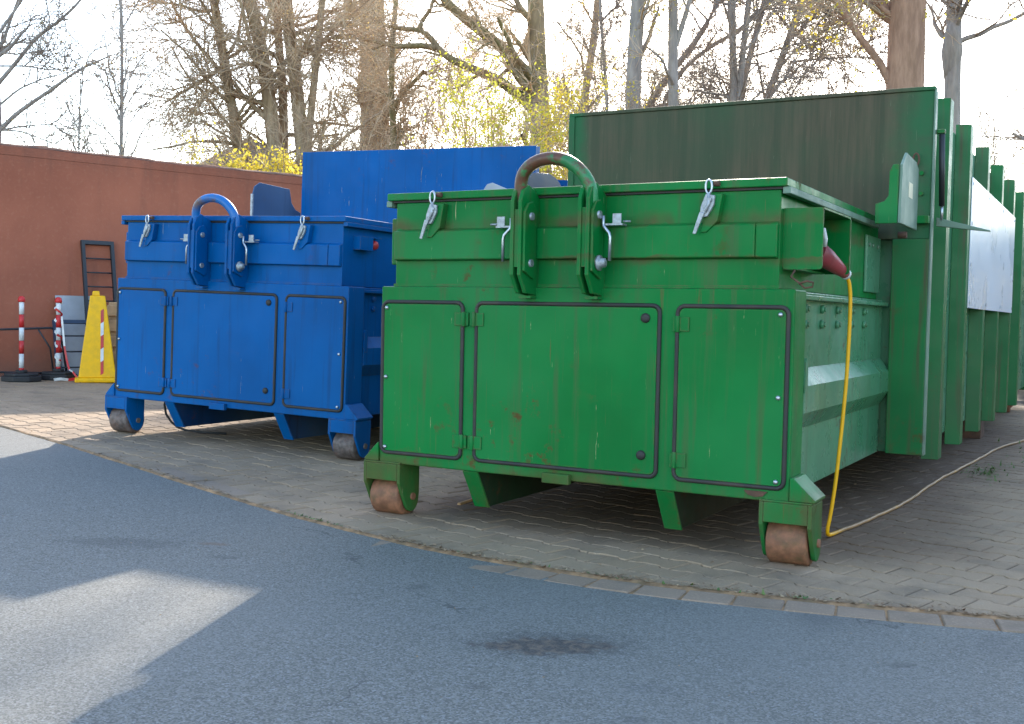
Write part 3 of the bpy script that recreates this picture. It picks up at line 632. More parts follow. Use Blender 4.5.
# ================================================================== COMPACTORS
W = 1.795
def compactor(root, C1, C2, C3, PL, BOW, ROL, UND, green):
    """C1 front paint, C2 side paint, C3 panel paint, PL bracket plate paint"""
    # ---- lower body
    m_ = MB(); m_.box(-W, 0, 0, 0.16, 0.234, 1.0); lb = m_.build('front_frame', C1, root, 0.006)
    m_ = MB(); m_.box(-W+0.045, -0.045, 0.161, 1.84, 0.236, 0.998); m_.build('lower_body', C2, root, 0.004)
    for sgn in (1, -1):
        q = (lambda x: x) if sgn == 1 else (lambda x: -W-x)
        pf = [(q(-0.044), 0.71), (q(0.002), 0.645), (q(0.002), 0.545), (q(-0.044), 0.475)]
        if sgn == -1: pf = pf[::-1]
        m_ = MB(); m_.prism(pf, 'y', 0.165, 1.82); m_.build('side_beam', C2, root, 0.003)
        a, b = sorted((q(-0.0435), q(-0.012)))
        m_ = MB(); m_.box(a, b, 0.162, 1.83, 0.955+0.012, 0.985); m_.build('side_rail', C2, root, 0.003)
        m_ = MB(); m_.prism([(0.165, 0.62), (0.20, 0.62), (0.20, 0.735), (0.19, 0.75), (0.175, 0.75), (0.165, 0.735)], 'x', min(q(-0.01), q(0.004)), max(q(-0.01), q(0.004))).build('lifting_lug', C2, root)
        for yy in (0.31, 0.57, 0.84, 1.11, 1.38):
            for zz in (0.935, 0.875):
                m_ = MB(); m_.cyl((q(-0.046), yy, zz), (q(-0.030), yy, zz), 0.017, 10); m_.cyl((q(-0.031), yy, zz), (q(-0.024), yy, zz), 0.011, 6)
                m_.build('side_bolt', C2, root)
    # ---- doors
    doors = [(-1.783, -1.380, 'L'), (-1.313, -0.509, 'C'), (-0.438, -0.020, 'R')]
    for x0, x1, k in doors:
        z0, z1 = 0.283, 0.934
        m_ = MB(); m_.prism([(p[0], p[2]) for p in rrect(x0+0.008, x1-0.008, z0+0.008, z1-0.008, 0.022, 0)][::-1], 'y', -0.007, 0.002)
        dr = m_.build('door', C1, root, 0.002)
        MB().tube(rrect(x0, x1, z0, z1, 0.028, -0.003), 0.0085, 8, True).build('gasket', M['gasket'], dr)
        hx = {'L': [x1+0.01], 'C': [x0-0.008], 'R': [x0+0.004]}[k]
        for h in hx:
            for zz in (0.866, 0.356):
                m_ = MB(); m_.cyl((h, -0.014, zz-0.030), (h, -0.014, zz+0.030), 0.0085, 10)
                wsg = -1 if k == 'L' else 1
                a, b = sorted((h, h+wsg*0.045)); m_.box(a, b, -0.0125, -0.0075, zz-0.027, zz+0.027)
                a, b = sorted((h, h-wsg*0.02)); m_.box(a, b, -0.0115, -0.0005, zz-0.027, zz+0.027)
                m_.build('hinge', C1, dr, 0.0015)
        sx = {'L': x0+0.022, 'R': x1-0.028}.get(k)
        if sx is not None:
            for zz in (z1-0.026, 0.61, z0+0.024):
                MB().lathe([(0.009, 0), (0.009, 0.004), (0.006, 0.008), (0.002, 0.009)], 12).rot(Matrix.Translation((sx, -0.007, zz)) @ Matrix.Rotation(math.pi/2, 4, 'X')).build('screw', M['steel'], dr)
        else:
            for lx_, zz in ((-0.565, 0.886), (-0.570, 0.363)):
                MB().lathe([(0.019, 0), (0.018, 0.006), (0.010, 0.010), (0.003, 0.011)], 16).rot(Matrix.Translation((lx_, -0.007, zz)) @ Matrix.Rotation(math.pi/2, 4, 'X')).build('quarter_turn_lock', M['gasket'], dr)
    MB().box(-0.985, -0.865, -0.028, -0.0005, 0.222, 0.262).build('stop_block', C1, root, 0.004)
    if green:
        MB().prism([(-0.165, 0.268), (-0.078, 0.268), (-0.095, 0.250), (-0.125, 0.246), (-0.15, 0.252)], 'y', -0.006, -0.0005).build('rusty_tab', M['rust_dark'], root)
    # ---- skid rails
    YR = 8.8 if green else 5.3
    for xc in (-1.335, -0.475):
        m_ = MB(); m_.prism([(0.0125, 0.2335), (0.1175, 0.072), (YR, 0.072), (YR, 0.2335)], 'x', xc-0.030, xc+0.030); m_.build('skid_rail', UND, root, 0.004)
        MB().prism([(0.0, 0.2335), (0.105, 0.070), (0.117, 0.070), (0.012, 0.2335)], 'x', xc-0.036, xc+0.036).build('rail_nose', C1, root, 0.002)
    # ---- rollers and forks
    for sgn, xc in ((-1, -1.775), (1, -0.010)):
        fk = MB()
        for s2 in (-1, 1):
            xa = xc+s2*0.088
            out = [(0.0, 0.2335), (0.155, 0.2335), (0.155, 0.10)]+[(0.10+0.052*math.cos(a), 0.080+0.062*math.sin(a)) for a in np.linspace(0, -math.pi*0.8, 8)]+[(0.0, 0.150)]
            fk.prism([(p[0]-0.012, p[1]) for p in out][::-1], 'x', xa-0.008, xa+0.008)
        fk.box(xc-0.08, xc+0.08, -0.0125, 0.004, 0.160, 0.2335); fk.box(xc-0.096, xc+0.096, -0.0122, 0.142, 0.2336, 0.2415)
        f_ = fk.build('roller_fork', C1, root, 0.003)
        # outer gusset
        o0, o1 = (xc+0.014, xc+0.094) if sgn == 1 else (xc-0.094, xc-0.024)
        e = 0.012 if sgn == 1 else -W-0.012+0.0
        if sgn == 1: pg = [(0.002, 0.242), (0.094, 0.242), (0.094, 0.252), (0.016, 0.325), (0.002, 0.325)]
        else: pg = [(-W-0.002, 0.325), (-W-0.012, 0.318), (-1.869, 0.252), (-1.869, 0.242), (-W-0.002, 0.242)]
        MB().prism(pg if sgn == -1 else pg, 'y', -0.008, 0.15).build('gusset', C1, f_, 0.003)
        prof = [(0.018, -0.074), (0.078, -0.074), (0.085, -0.068), (0.085, 0.068), (0.078, 0.074), (0.018, 0.074)]
        ro = MB().lathe(prof, 36).rot(Matrix.Translation((xc, 0.088, 0.085)) @ Matrix.Rotation(math.pi/2, 4, 'Y')).build('roller', ROL, root)
        MB().cyl((xc-0.104, 0.088, 0.085), (xc+0.104, 0.088, 0.085), 0.016, 14).build('axle', ROL, ro)
    # ---- hopper
    m_ = MB(); m_.box(-1.738, -0.066, 0.02, 1.78, 1.0005, 1.357); m_.build('hopper', C1, root, 0.004)
    MB().box(-1.742, -0.062, 0.012, 0.0198, 1.0008, 1.012).build('weld_strip', C1, root)
    pfb = [(-0.012, 1.114), (0.0195, 1.108), (0.0195, 1.245), (-0.012, 1.232)]
    m_ = MB(); m_.prism(pfb, 'x', -1.728, -0.150); m_.build('crossbar', C1, root, 0.004)
    m_ = MB(); m_.prism([(p[0]*0.85+0.003, p[1]) for p in pfb], 'x', -0.1495, -0.069); m_.build('crossbar_end', C1, root, 0.004)
    MB().box(-1.783, -1.739, 0.05, 0.19, 1.095, 1.295).build('side_pocket', C1, root, 0.006)
    # ---- lid
    m_ = MB(); m_.box(-1.772, -0.040, -0.004, 1.62, 1.366, 1.397)
    m_.build('lid', C1 if not green else C1, root, 0.004)
    MB().box(-1.752, -0.060, 0.012, 1.60, 1.3575, 1.3655).build('lid_shadow_strip', M['gasket'], root)  # black strip stands in for the shadow gap under the lid
    for x0, x1 in ((-0.058, -0.030), (-1.782, -1.754)):
        MB().box(x0, x1, 0.006, 1.62, 1.340, 1.3652).build('lid_edge_rail', PL if green else C1, root, 0.003)
    # ---- hook bow and cheeks
    for xc in (-1.066, -0.775):
        for s2 in (-1, 1):
            xa = xc+s2*0.017
            poly = [(-0.135, 1.335), (-0.135, 1.045), (-0.085, 0.975), (0.019, 0.965), (0.019, 1.355), (-0.03, 1.385), (-0.075, 1.40), (-0.115, 1.375)]
            MB().prism(poly, 'x', xa-0.008, xa+0.008).build('cheek_plate', C1, root, 0.003)
        m2 = MB().prism([(-0.128, 1.30), (-0.128, 1.075), (-0.03, 1.075), (-0.03, 1.30)], 'x', xc-0.0085, xc+0.0085); m2.build('spacer_block', C1, root)
        xo = xc+0.0255
        MB().prism([(-0.125, 1.06), (-0.045, 1.03), (-0.03, 1.05), (-0.03, 1.30), (-0.06, 1.335), (-0.10, 1.325), (-0.125, 1.29)], 'x', xo, xo+0.012).build('doubler_plate', C1, root, 0.003)
        for zz in (1.275, 1.092):
            m_ = MB(); m_.cyl((xc-0.036, -0.078, zz), (xo+0.021, -0.078, zz), 0.015, 14); m_.cyl((xc-0.042, -0.078, zz), (xc-0.026, -0.078, zz), 0.019, 6); m_.build('bolt', M['zinc'], root)
        MB().box(xc-0.026, xc+0.026, -0.05, 0.019, 0.955, 0.9645).build('foot_plate', C1, root)
    pts = [(-1.066, -0.078, 1.25), (-1.070, -0.082, 1.34), (-1.072, -0.09, 1.395), (-1.060, -0.098, 1.44), (-1.025, -0.103, 1.472), (-0.980, -0.105, 1.490), (-0.925, -0.105, 1.495), (-0.870, -0.104, 1.484), (-0.828, -0.100, 1.460), (-0.795, -0.096, 1.428), (-0.772, -0.090, 1.39), (-0.764, -0.084, 1.34), (-0.770, -0.078, 1.25)]
    # smooth the path
    P_ = np.array(pts); tt = np.linspace(0, len(P_)-1, 49); P_ = np.stack([np.interp(tt, range(len(pts)), P_[:, k]) for k in range(3)], -1)
    for _ in range(3): P_[1:-1] = 0.25*P_[:-2]+0.5*P_[1:-1]+0.25*P_[2:]
    MB().tube(P_, 0.0255, 18).build('hook_bow', BOW, root)
    # ---- locking handles beside the cheeks
    for xh, s2 in ((-1.146, -1), (-0.705, 1)):
        m_ = MB().tube([(xh-s2*0.02, -0.062, 1.272), (xh-s2*0.02, -0.062, 1.245), (xh-s2*0.018, -0.064, 1.232), (xh+s2*0.008, -0.068, 1.205), (xh+s2*0.012, -0.068, 1.19), (xh+s2*0.012, -0.068, 1.10)], 0.0065, 10)
        hd = m_.build('locking_handle', M['steel'], root)
        m_ = MB(); a, b = sorted((xh-s2*0.025, xh+s2*0.055)); m_.box(a, b, -0.055, -0.012, 1.236, 1.243); a2, b2 = sorted((xh+s2*0.015, xh+s2*0.05)); m_.box(a2, b2, -0.055, -0.050, 1.243, 1.280); m_.cyl((b if s2 > 0 else a, -0.045, 1.25), ((b+0.03) if s2 > 0 else (a-0.03), -0.045, 1.25), 0.004, 8)
        m_.build('handle_bracket', M['zinc'], hd)
        if s2 == 1:
            MB().lathe([(0.030, 0), (0.030, 0.01), (0.018, 0.012), (0.018, 0.03), (0.008, 0.034)], 18).rot(Matrix.Translation((-0.7365, -0.078, 1.092)) @ Matrix.Rotation(math.pi/2, 4, 'Y')).build('pivot_washer', M['zinc'], hd)
    # ---- toggle clamps on the lid
    for xt in (-1.521, -0.319):
        m_ = MB(); m_.prism([(xt-0.005, 1.345), (xt+0.048, 1.345), (xt+0.03, 1.245), (xt-0.012, 1.205), (xt-0.035, 1.205)][::-1], 'y', -0.020, 0.0195)
        cl = m_.build('clamp_bracket', C1, root, 0.003)
        MB().tube([(xt+0.012*math.sin(a)-0.002, -0.030, 1.370+0.025*math.cos(a)) for a in np.linspace(0, 2*math.pi, 17)[:-1]], 0.0045, 8, True).build('clamp_eye', M['steel'], cl)
        m_ = MB(); m_.prism([(xt-0.012, 1.345), (xt+0.022, 1.338), (xt+0.020, 1.305), (xt-0.004, 1.262), (xt-0.034, 1.256), (xt-0.030, 1.30)][::-1], 'y', -0.034, -0.0205)
        m_.cyl((xt+0.004, -0.042, 1.322), (xt+0.004, -0.02, 1.322), 0.009, 10); m_.cyl((xt-0.014, -0.042, 1.282), (xt-0.014, -0.02, 1.282), 0.008, 10)
        m_.tube([(xt-0.002, -0.030, 1.345), (xt+0.002, -0.038, 1.31), (xt-0.012, -0.04, 1.28)], 0.007, 8); m_.build('clamp_body', M['zinc'], cl, 0.002)
        m_ = MB(); m_.prism([(xt-0.012, 1.275), (xt-0.031, 1.278), (xt-0.056, 1.200), (xt-0.044, 1.197)], 'y', -0.044, -0.036); m_.build('clamp_lever', M['zinc'], cl, 0.002)
        MB().cyl((xt+0.012, -0.016, 1.382), (xt+0.034, -0.016, 1.382), 0.010, 10).build('clamp_hook', M['rust_dark'], cl)
    # ---- socket hood on the right side
    if green: hx0, hx1, hy0, hy1, hz0, hz1 = -0.0655, 0.078, 0.055, 0.50, 1.072, 1.293
    else: hx0, hx1, hy0, hy1, hz0, hz1 = -0.0655, -0.015, 0.12, 0.34, 1.215, 1.295
    m_ = MB(); wl_ = 0.006
    if green:
        m_.prism([(p[0], p[2]) for p in rrect(hx0, hx1, hz0, hz1, 0.012, 0, 3)][::-1], 'y', hy0, hy0+wl_)
        m_.prism([(p[0], p[2]) for p in rrect(hx0, hx1, hz0, hz1, 0.012, 0, 3)][::-1], 'y', hy1-wl_, hy1)
        m_.box(hx0, hx1, hy0+wl_, hy1-wl_, hz1-wl_, hz1)
        m_.box(hx0, hx0+0.05, hy0+wl_, hy1-wl_, hz0, hz0+wl_)
    else:
        m_.box(hx0, hx1, hy0, hy0+0.13, hz0, hz1); m_.box(hx0, hx1, hy0+0.13, hy1, hz1-wl_, hz1)
    hd = m_.build('socket_hood', C1, root)
    m_ = MB()
    if green:
        m_.box(-0.0655, -0.03, 0.15, 0.36, 1.13, 1.25); m_.tube([(-0.03, 0.25, 1.18), (0.015, 0.25, 1.165)], [0.045, 0.042], 16)
        m_.build('wall_socket', M['rubber'], hd)
        MB().tube([(0.02, 0.20, 1.23), (0.045, 0.20, 1.225), (0.05, 0.21, 1.19), (0.045, 0.22, 1.165)], 0.008, 8).build('socket_flap', M['white_plastic'], hd)
        # small wire shackle under the hood
        MB().tube([(-0.02, 0.06, 1.07), (-0.03, 0.045, 1.045), (0.0, 0.04, 1.025), (0.02, 0.05, 1.005), (0.045, 0.06, 1.01), (0.05, 0.05, 1.025), (0.03, 0.04, 1.03), (0.0, 0.04, 1.02)], 0.004, 6).build('wire_shackle', M['rust_dark'], root)
    else:
        MB().lathe([(0.028, 0), (0.028, 0.03), (0.022, 0.045), (0.008, 0.05)], 16).rot(Matrix.Translation((-0.0655, 0.295, 1.25)) @ Matrix.Rotation(math.pi/2, 4, 'Y')).build('red_plug', M['red_plastic'], hd)
    # ---- upright panel
    xl, xr = (-1.795, 0.172) if green else (-1.755, 0.262)
    th = 0.05 if green else 0.07
    m_ = MB(); m_.box(xl, xr, 1.81, 1.81+th, 1.30, 2.020 if green else 2.05); m_.build('upright_panel', C3, root, 0.004)
    if green:
        m_ = MB(); m_.box(xl-0.006, xr+0.004, 1.803, 1.868, 2.0205, 2.040); m_.build('panel_cap', C3, root, 0.003)
        m_ = MB(); m_.box(xl-0.006, xl+0.03, 1.800, 1.8095, 1.40, 2.020); m_.build('panel_edge', C3, root, 0.003)
        m_ = MB(); m_.box(-0.002, 0.172, 1.80, 1.855, 0.235, 1.2995); m_.build('corner_flange', M['green_rib'], root, 0.004)
        m_ = MB(); m_.box(0.1722, 0.180, 1.802, 1.866, 0.236, 2.020); m_.build('flange_edge', PL, root, 0.002)
        m_ = MB(); m_.box(-0.0655, -0.052, 1.46, 1.78, 1.03, 1.30); m_.build('hinge_plate', C2, root, 0.004)
        for yy in (1.50, 1.58, 1.70): MB().cyl((-0.052, yy, 1.255), (-0.045, yy, 1.255), 0.009, 8).build('plate_bolt', PL, root)
    # ---- container behind
    cz = 2.02 if green else 1.86
    cx0, cx1 = (-1.80, 0.090) if green else (-1.72, 0.16)
    ye = 9.0 if green else 5.4
    m_ = MB(); m_.box(cx0, cx1, 1.882, ye, 0.234, cz); m_.build('container_wall', C2 if green else PL, root, 0.004)
    ribs = (2.43, 3.30, 4.25, 5.20, 6.15, 7.10) if green else (2.5, 3.3, 4.1, 4.9)
    for yr in ribs:
        zb, zt = (0.16, 2.075) if green else (0.2, 1.88)
        for sgn in (1, -1):
            xo, xi = (cx1+0.085, cx1+0.0005) if sgn == 1 else (cx0-0.085, cx0-0.0005)
            poly = [(xi, yr-0.12), (xo, yr-0.10), (xo, yr+0.02), (xi, yr+0.04)]
            if sgn == -1: poly = poly[::-1]
            MB().prism(poly, 'z', zb, zt).build('rib', M['green_rib'] if green else C2, root, 0.003)
    if green:
        sh = MB().box(0.1765, 0.181, 3.30, 6.17, 0.985, 1.775).build('white_sign_panel', M['white_sheet'], root, 0.001, label='blank white sheet bolted across the container ribs')
        for yy in (3.36, 4.25, 5.20, 6.11):
            for zz in (1.02, 1.74): MB().cyl((0.181, yy, zz), (0.185, yy, zz), 0.012, 8).build('screw', M['steel'], sh)
        for zz in (1.25, 1.5):
            for yy in (3.36, 6.11): MB().cyl((0.181, yy, zz), (0.185, yy, zz), 0.012, 8).build('screw', M['steel'], sh)
        # gas strut, pointed plate, bracket plate
        gs = MB().cyl((0.205, 1.93, 1.47), (0.205, 1.86, 1.815), 0.014, 12).build('gas_strut', M['black_metal'], root)
        MB().cyl((0.205, 1.94, 1.40), (0.205, 1.93, 1.47), 0.007, 10).build('strut_rod', M['steel'], gs)
        m_ = MB(); m_.box(0.181, 0.22, 1.845, 1.875, 1.815, 1.835); m_.cyl((0.182, 1.86, 1.825), (0.22, 1.86, 1.825), 0.012, 10); m_.build('strut_mount', C1, gs, 0.003)
        MB().prism([(0.1815, 1.372), (0.43, 1.340), (0.43, 1.346), (0.1815, 1.414)][::-1], 'y', 1.935, 1.975).build('pointed_plate', PL, root, 0.002)
        MB().box(0.05, 0.1718, 1.76, 1.7995, 1.372, 1.41).build('plate_arm', C1, root, 0.003)
        bp = MB().prism([(1.28, 1.335), (1.73, 1.335), (1.73, 1.63), (1.66, 1.655), (1.40, 1.665), (1.30, 1.60)], 'x', 0.112, 0.124).build('bracket_plate', PL, root, 0.003, label='bleached grey green bracket plate with small cream sticker')
        MB().box(0.1242, 0.1252, 1.47, 1.57, 1.47, 1.54).build('sticker', M['sticker'], bp)
        MB().prism([(0.012, 1.335), (0.110, 1.335), (0.110, 1.60), (0.085, 1.60), (0.070, 1.57), (0.068, 1.46), (0.05, 1.435), (0.012, 1.425)], 'y', 1.285, 1.30).build('bracket_gusset', C1, bp, 0.003)
        MB().cyl((0.06, 1.60, 1.305), (0.10, 1.60, 1.305), 0.016, 14).build('bracket_pin', M['rust_dark'], bp)
        for zz in (1.40, 1.52, 1.62): MB().cyl((0.125, 1.8095, zz), (0.125, 1.796, zz), 0.011, 8).build('flange_bolt', C1, root)
        MB().tube([(0.10+0.014*math.cos(a), 1.785, 1.685+0.03*math.sin(a)) for a in np.linspace(0, 2*math.pi, 13)[:-1]], 0.005, 6, True).build('chain_link', M['rust_dark'], root)
        # rear end: door frame, hinges and roller block
        m_ = MB(); m_.box(cx0-0.06, cx1+0.085, ye+0.0005, ye+0.12, 0.20, 2.10); m_.build('rear_frame', M['green_rib'], root, 0.004)
        for zz in (0.5, 1.05, 1.6):
            MB().cyl((cx1+0.12, ye+0.02, zz-0.07), (cx1+0.12, ye+0.02, zz+0.07), 0.03, 12).build('rear_hinge', M['rust_dark'], root)
    else:
        for sgn in (1, -1):
            xa = -1.952 if sgn == -1 else 0.285
            if sgn == -1: poly = [(1.46, 1.30), (2.05, 1.30), (2.05, 1.60), (1.98, 1.62), (1.93, 1.67), (1.90, 1.775), (1.54, 1.785), (1.48, 1.75), (1.46, 1.69)]
            else: poly = [(1.62, 1.40), (2.30, 1.40), (2.30, 1.76), (2.20, 1.80), (2.10, 1.855), (1.98, 1.875), (1.72, 1.85), (1.62, 1.80)]
            bp = MB().prism(poly, 'x', xa, xa+0.012).build('bracket_plate', PL if sgn == -1 else M['blue_metal'], root, 0.003)
            MB().box(xa+0.001, xa+0.020, 1.445, 1.4595, 1.30, 1.69).build('plate_flange', M['zinc'], bp) if sgn == -1 else MB().box(0.20, 0.2845, 1.90, 1.94, 1.55, 1.62).build('plate_arm', C1, bp)
            a, b = sorted((xa+0.006, -1.7555 if sgn == -1 else 0.2625)); MB().box(-1.939, -1.756, 1.83, 1.87, 1.45, 1.55).build('plate_arm', C1, bp) if sgn == -1 else None
        m_ = MB(); m_.box(-0.33, -0.285, 1.795, 1.8095, 1.44, 1.50); m_.cyl((-0.315, 1.80, 1.49), (-0.305, 1.795, 1.56), 0.007, 8); m_.cyl((-0.32, 1.80, 1.40), (-0.32, 1.80, 1.45), 0.004, 6); m_.build('panel_catch', M['zinc'], root)
        MB().prism([(0.03, 1.40), (0.285, 1.40), (0.285, 1.69), (0.12, 1.752), (0.08, 1.742), (0.05, 1.70)], 'y', 1.45, 1.462).build('guard_plate', M['grey_board'], root, 0.003)
        MB().box(-0.066, 0.03, 1.452, 1.46, 1.30, 1.41).build('guard_arm', C1, root)
    if green:
        for xc in (-1.62, -0.02): MB().box(xc-0.09, xc+0.09, 5.30, 5.52, 0.0015, 0.2335).build('support_foot', M['rust_dark'], root, 0.006)
    # rear rollers and front stays of the container
    for xc in (-1.68, -0.06):
        ro = MB().lathe([(0.018, -0.08), (0.10, -0.08), (0.107, -0.07), (0.107, 0.07), (0.10, 0.08), (0.018, 0.08)], 28).rot(Matrix.Translation((xc, 5.05 if not green else 8.3, 0.107)) @ Matrix.Rotation(math.pi/2, 4, 'Y')).build('rear_roller', M['rusty'], root)
        yb = 5.05 if not green else 8.3
        for s2 in (-1, 1): MB().box(xc+s2*0.095-0.007, xc+s2*0.095+0.007, yb-0.09, yb+0.09, 0.06, 0.2335).build('rear_fork', M['rusty'], root)

gr = empty('waste_compactor', (0, 0, 0.0), label='rust-streaked green waste compactor in front with tall ribbed container', cat='waste compactor', group='waste compactors in the yard')
compactor(gr, M['green'], M['green_side'], M['green_panel'], M['green_pale'], M['bow_green'], M['rusty'], M['green_shaded'], True)
bl = empty('waste_compactor', (-2.8697, 1.1433, 0.0306), (-0.0016, 0.024, 0.0384), label='clean blue waste compactor standing further back, left of the green one', cat='waste compactor', group='waste compactors in the yard')
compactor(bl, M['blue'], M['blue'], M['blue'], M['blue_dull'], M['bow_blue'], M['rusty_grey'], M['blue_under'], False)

# ---- yellow cable with red plug, hanging from the green compactor
cb = empty('power_cable', (0, 0, 0), label='yellow power cable with red plug hanging from green compactor to the ground', cat='cable')
pa, pb = Vector((0.0, 0.27, 1.155)), Vector((0.052, 0.545, 1.076))
pl = MB().tube([pa, pa.lerp(pb, 0.35), pa.lerp(pb, 0.8), pb], [0.040, 0.038, 0.026, 0.019], 18).build('plug', M['plug_red'], cb)
MB().tube([pa.lerp(pb, 0.985), pa.lerp(pb, 1.03)], [0.0215, 0.0215], 16).build('gland', M['white_plastic'], pl)
ctrl = [(0.052, 0.545, 1.076), (0.062, 0.575, 1.045), (0.066, 0.588, 0.98), (0.064, 0.595, 0.85), (0.058, 0.60, 0.65), (0.045, 0.60, 0.45), (0.030, 0.60, 0.25), (0.012, 0.60, 0.10), (0.0, 0.60, 0.035), (0.002, 0.63, 0.012), (0.032, 0.885, 0.0105), (0.055, 1.06, 0.0105), (0.078, 1.296, 0.0105), (0.126, 1.80, 0.0105), (0.128, 2.25, 0.0105), (0.136, 2.726, 0.0105), (0.175, 3.149, 0.0105), (0.20, 3.6, 0.0105), (0.229, 4.095, 0.0105), (0.266, 4.69, 0.0105), (0.373, 5.34, 0.0105), (0.5, 6.2, 0.0105)]
Pc = np.array(ctrl); tt = np.linspace(0, len(Pc)-1, 170); Pc = np.stack([np.interp(tt, range(len(ctrl)), Pc[:, k]) for k in range(3)], -1)
for _ in range(8): Pc[1:-1] = 0.25*Pc[:-2]+0.5*Pc[1:-1]+0.25*Pc[2:]
Pc[:, 0] += np.where(Pc[:, 2] < 0.02, wob(Pc[:, 1], 0.006, 0.7), 0)
MB().tube(Pc, 0.0078, 10).build('cord', M['cable'], cb)
#@@TREES

# ================================================================== TREES AND SHRUBS
def batch_tubes(P, R, k):
    """P (K,n,3) R (K,n) -> verts, quads"""
    K, n, _ = P.shape
    T = np.gradient(P, axis=1); T /= np.linalg.norm(T, axis=2, keepdims=True)+1e-9
    ref = np.where(np.abs(T[..., 2:3]) > 0.92, np.array([1., 0.13, 0]), np.array([0, 0, 1.]))
    u = np.cross(T, ref); u /= np.linalg.norm(u, axis=2, keepdims=True)+1e-9; v = np.cross(T, u)
    a = np.arange(k)*2*np.pi/k
    V = P[:, :, None]+R[:, :, None, None]*(u[:, :, None]*np.cos(a)[:, None]+v[:, :, None]*np.sin(a)[:, None])
    i = (np.arange(K)[:, None, None]*n+np.arange(n-1)[None, :, None])*k; j = np.arange(k)[None, None]; j2 = (j+1) % k
    Q = np.stack([i+j, i+j2, i+k+j2, i+k+j], -1).reshape(-1, 4)
    return V.reshape(-1, 3), Q
def sprout(P, R, per, t0, t1, lmin, lmax, ang, npt, wander, up, rr, rmin, parent_len=None):
    K, n, _ = P.shape; idx = np.repeat(np.arange(K), per); N = len(idx)
    t = rng.uniform(t0, t1, N)*(n-1); i0 = np.clip(t.astype(int), 0, n-2); f = (t-i0)[:, None]
    pos = P[idx, i0]*(1-f)+P[idx, i0+1]*f; rad = R[idx, i0]*(1-f[:, 0])+R[idx, i0+1]*f[:, 0]
    tan = P[idx, i0+1]-P[idx, i0]; tan /= np.linalg.norm(tan, axis=1, keepdims=True)+1e-9
    rnd = rng.normal(0, 1, (N, 3)); perp = np.cross(tan, rnd); perp /= np.linalg.norm(perp, axis=1, keepdims=True)+1e-9
    a = np.radians(rng.normal(ang, ang*0.22, N))[:, None]
    d = tan*np.cos(a)+perp*np.sin(a); d[:, 2] += up; d /= np.linalg.norm(d, axis=1, keepdims=True)
    L = rng.uniform(lmin, lmax, N)*(1.15-0.5*t/(n-1))
    out = np.zeros((N, npt, 3)); out[:, 0] = pos; st = (L/(npt-1))[:, None]
    for k in range(1, npt):
        d = d+rng.normal(0, wander, (N, 3)); d[:, 2] += up*0.35; d /= np.linalg.norm(d, axis=1, keepdims=True)
        out[:, k] = out[:, k-1]+d*st
    r0 = np.maximum(rad*rr, rmin)[:, None]
    Rr = r0*np.linspace(1, 0.35, npt)[None]; Rr = np.maximum(Rr, rmin*0.7)
    return out, Rr
def smooth_poly(pts, n):
    P = np.array(pts, float); d = np.concatenate([[0], np.cumsum(np.linalg.norm(np.diff(P, axis=0), axis=1))])
    s = np.linspace(0, d[-1], n); Q = np.stack([np.interp(s, d, P[:, k]) for k in range(3)], -1)
    for _ in range(2): Q[1:-1] = 0.25*Q[:-2]+0.5*Q[1:-1]+0.25*Q[2:]
    return Q
def merge(parts):
    V, Q, o = [], [], 0
    for v, q in parts: V.append(v); Q.append(q+o); o += len(v)
    return np.concatenate(V), np.concatenate(Q)
def leaf_quads(P, size, sp=0.05):
    n = len(P); P = P+rng.normal(0, sp, (n, 3))
    u = rng.normal(0, 1, (n, 3)); u /= np.linalg.norm(u, axis=1, keepdims=True)
    v = np.cross(u, rng.normal(0, 1, (n, 3))); v /= np.linalg.norm(v, axis=1, keepdims=True)
    s = (size*rng.uniform(0.5, 1.3, n))[:, None]
    return np.stack([P-u*s, P+v*s*0.55, P+u*s, P-v*s*0.55], 1).reshape(-1, 3), np.arange(4*n).reshape(-1, 4)
def along(P, N):
    K, n, _ = P.shape; i = rng.integers(0, K, N); t = rng.uniform(0.25, 1, N)*(n-1); j = np.clip(t.astype(int), 0, n-2); f = (t-j)[:, None]
    return P[i, j]*(1-f)+P[i, j+1]*f
def pix_trunk(pix, depth, wpx, H, seed_dir=None):
    """trunk polyline: foot on the ground, through pixel points at that depth, on up to height H"""
    pts = [at(x, y, depth) for x, y in pix]
    d0 = pts[0]-pts[1] if len(pts) > 1 else np.array([0, 0, -1.])
    zg = float(g(pts[0][0]))
    k = (pts[0][2]-zg)/max(-d0[2], 1e-3) if d0[2] < 0 else 0
    foot = pts[0]+d0*min(k, 40)*0.6; foot[2] = zg-0.05
    up = pts[-1]-pts[-2] if len(pts) > 1 else np.array([0, 0, 1.]); up = up/np.linalg.norm(up); up = up*0.7+np.array([0, 0, 0.5]); up /= np.linalg.norm(up)
    allp = [foot]+pts
    while allp[-1][2] < H: allp.append(allp[-1]+up*1.2+np.append(rng.normal(0, 0.12, 2), 0))
    P = smooth_poly(allp, 26); r = wpx/F*depth/2
    z = (P[:, 2]-P[0, 2])/max(P[-1, 2]-P[0, 2], 1)
    R = r*(1.05-0.50*z); R[0] *= 1.35; R[1] *= 1.1
    return P, R
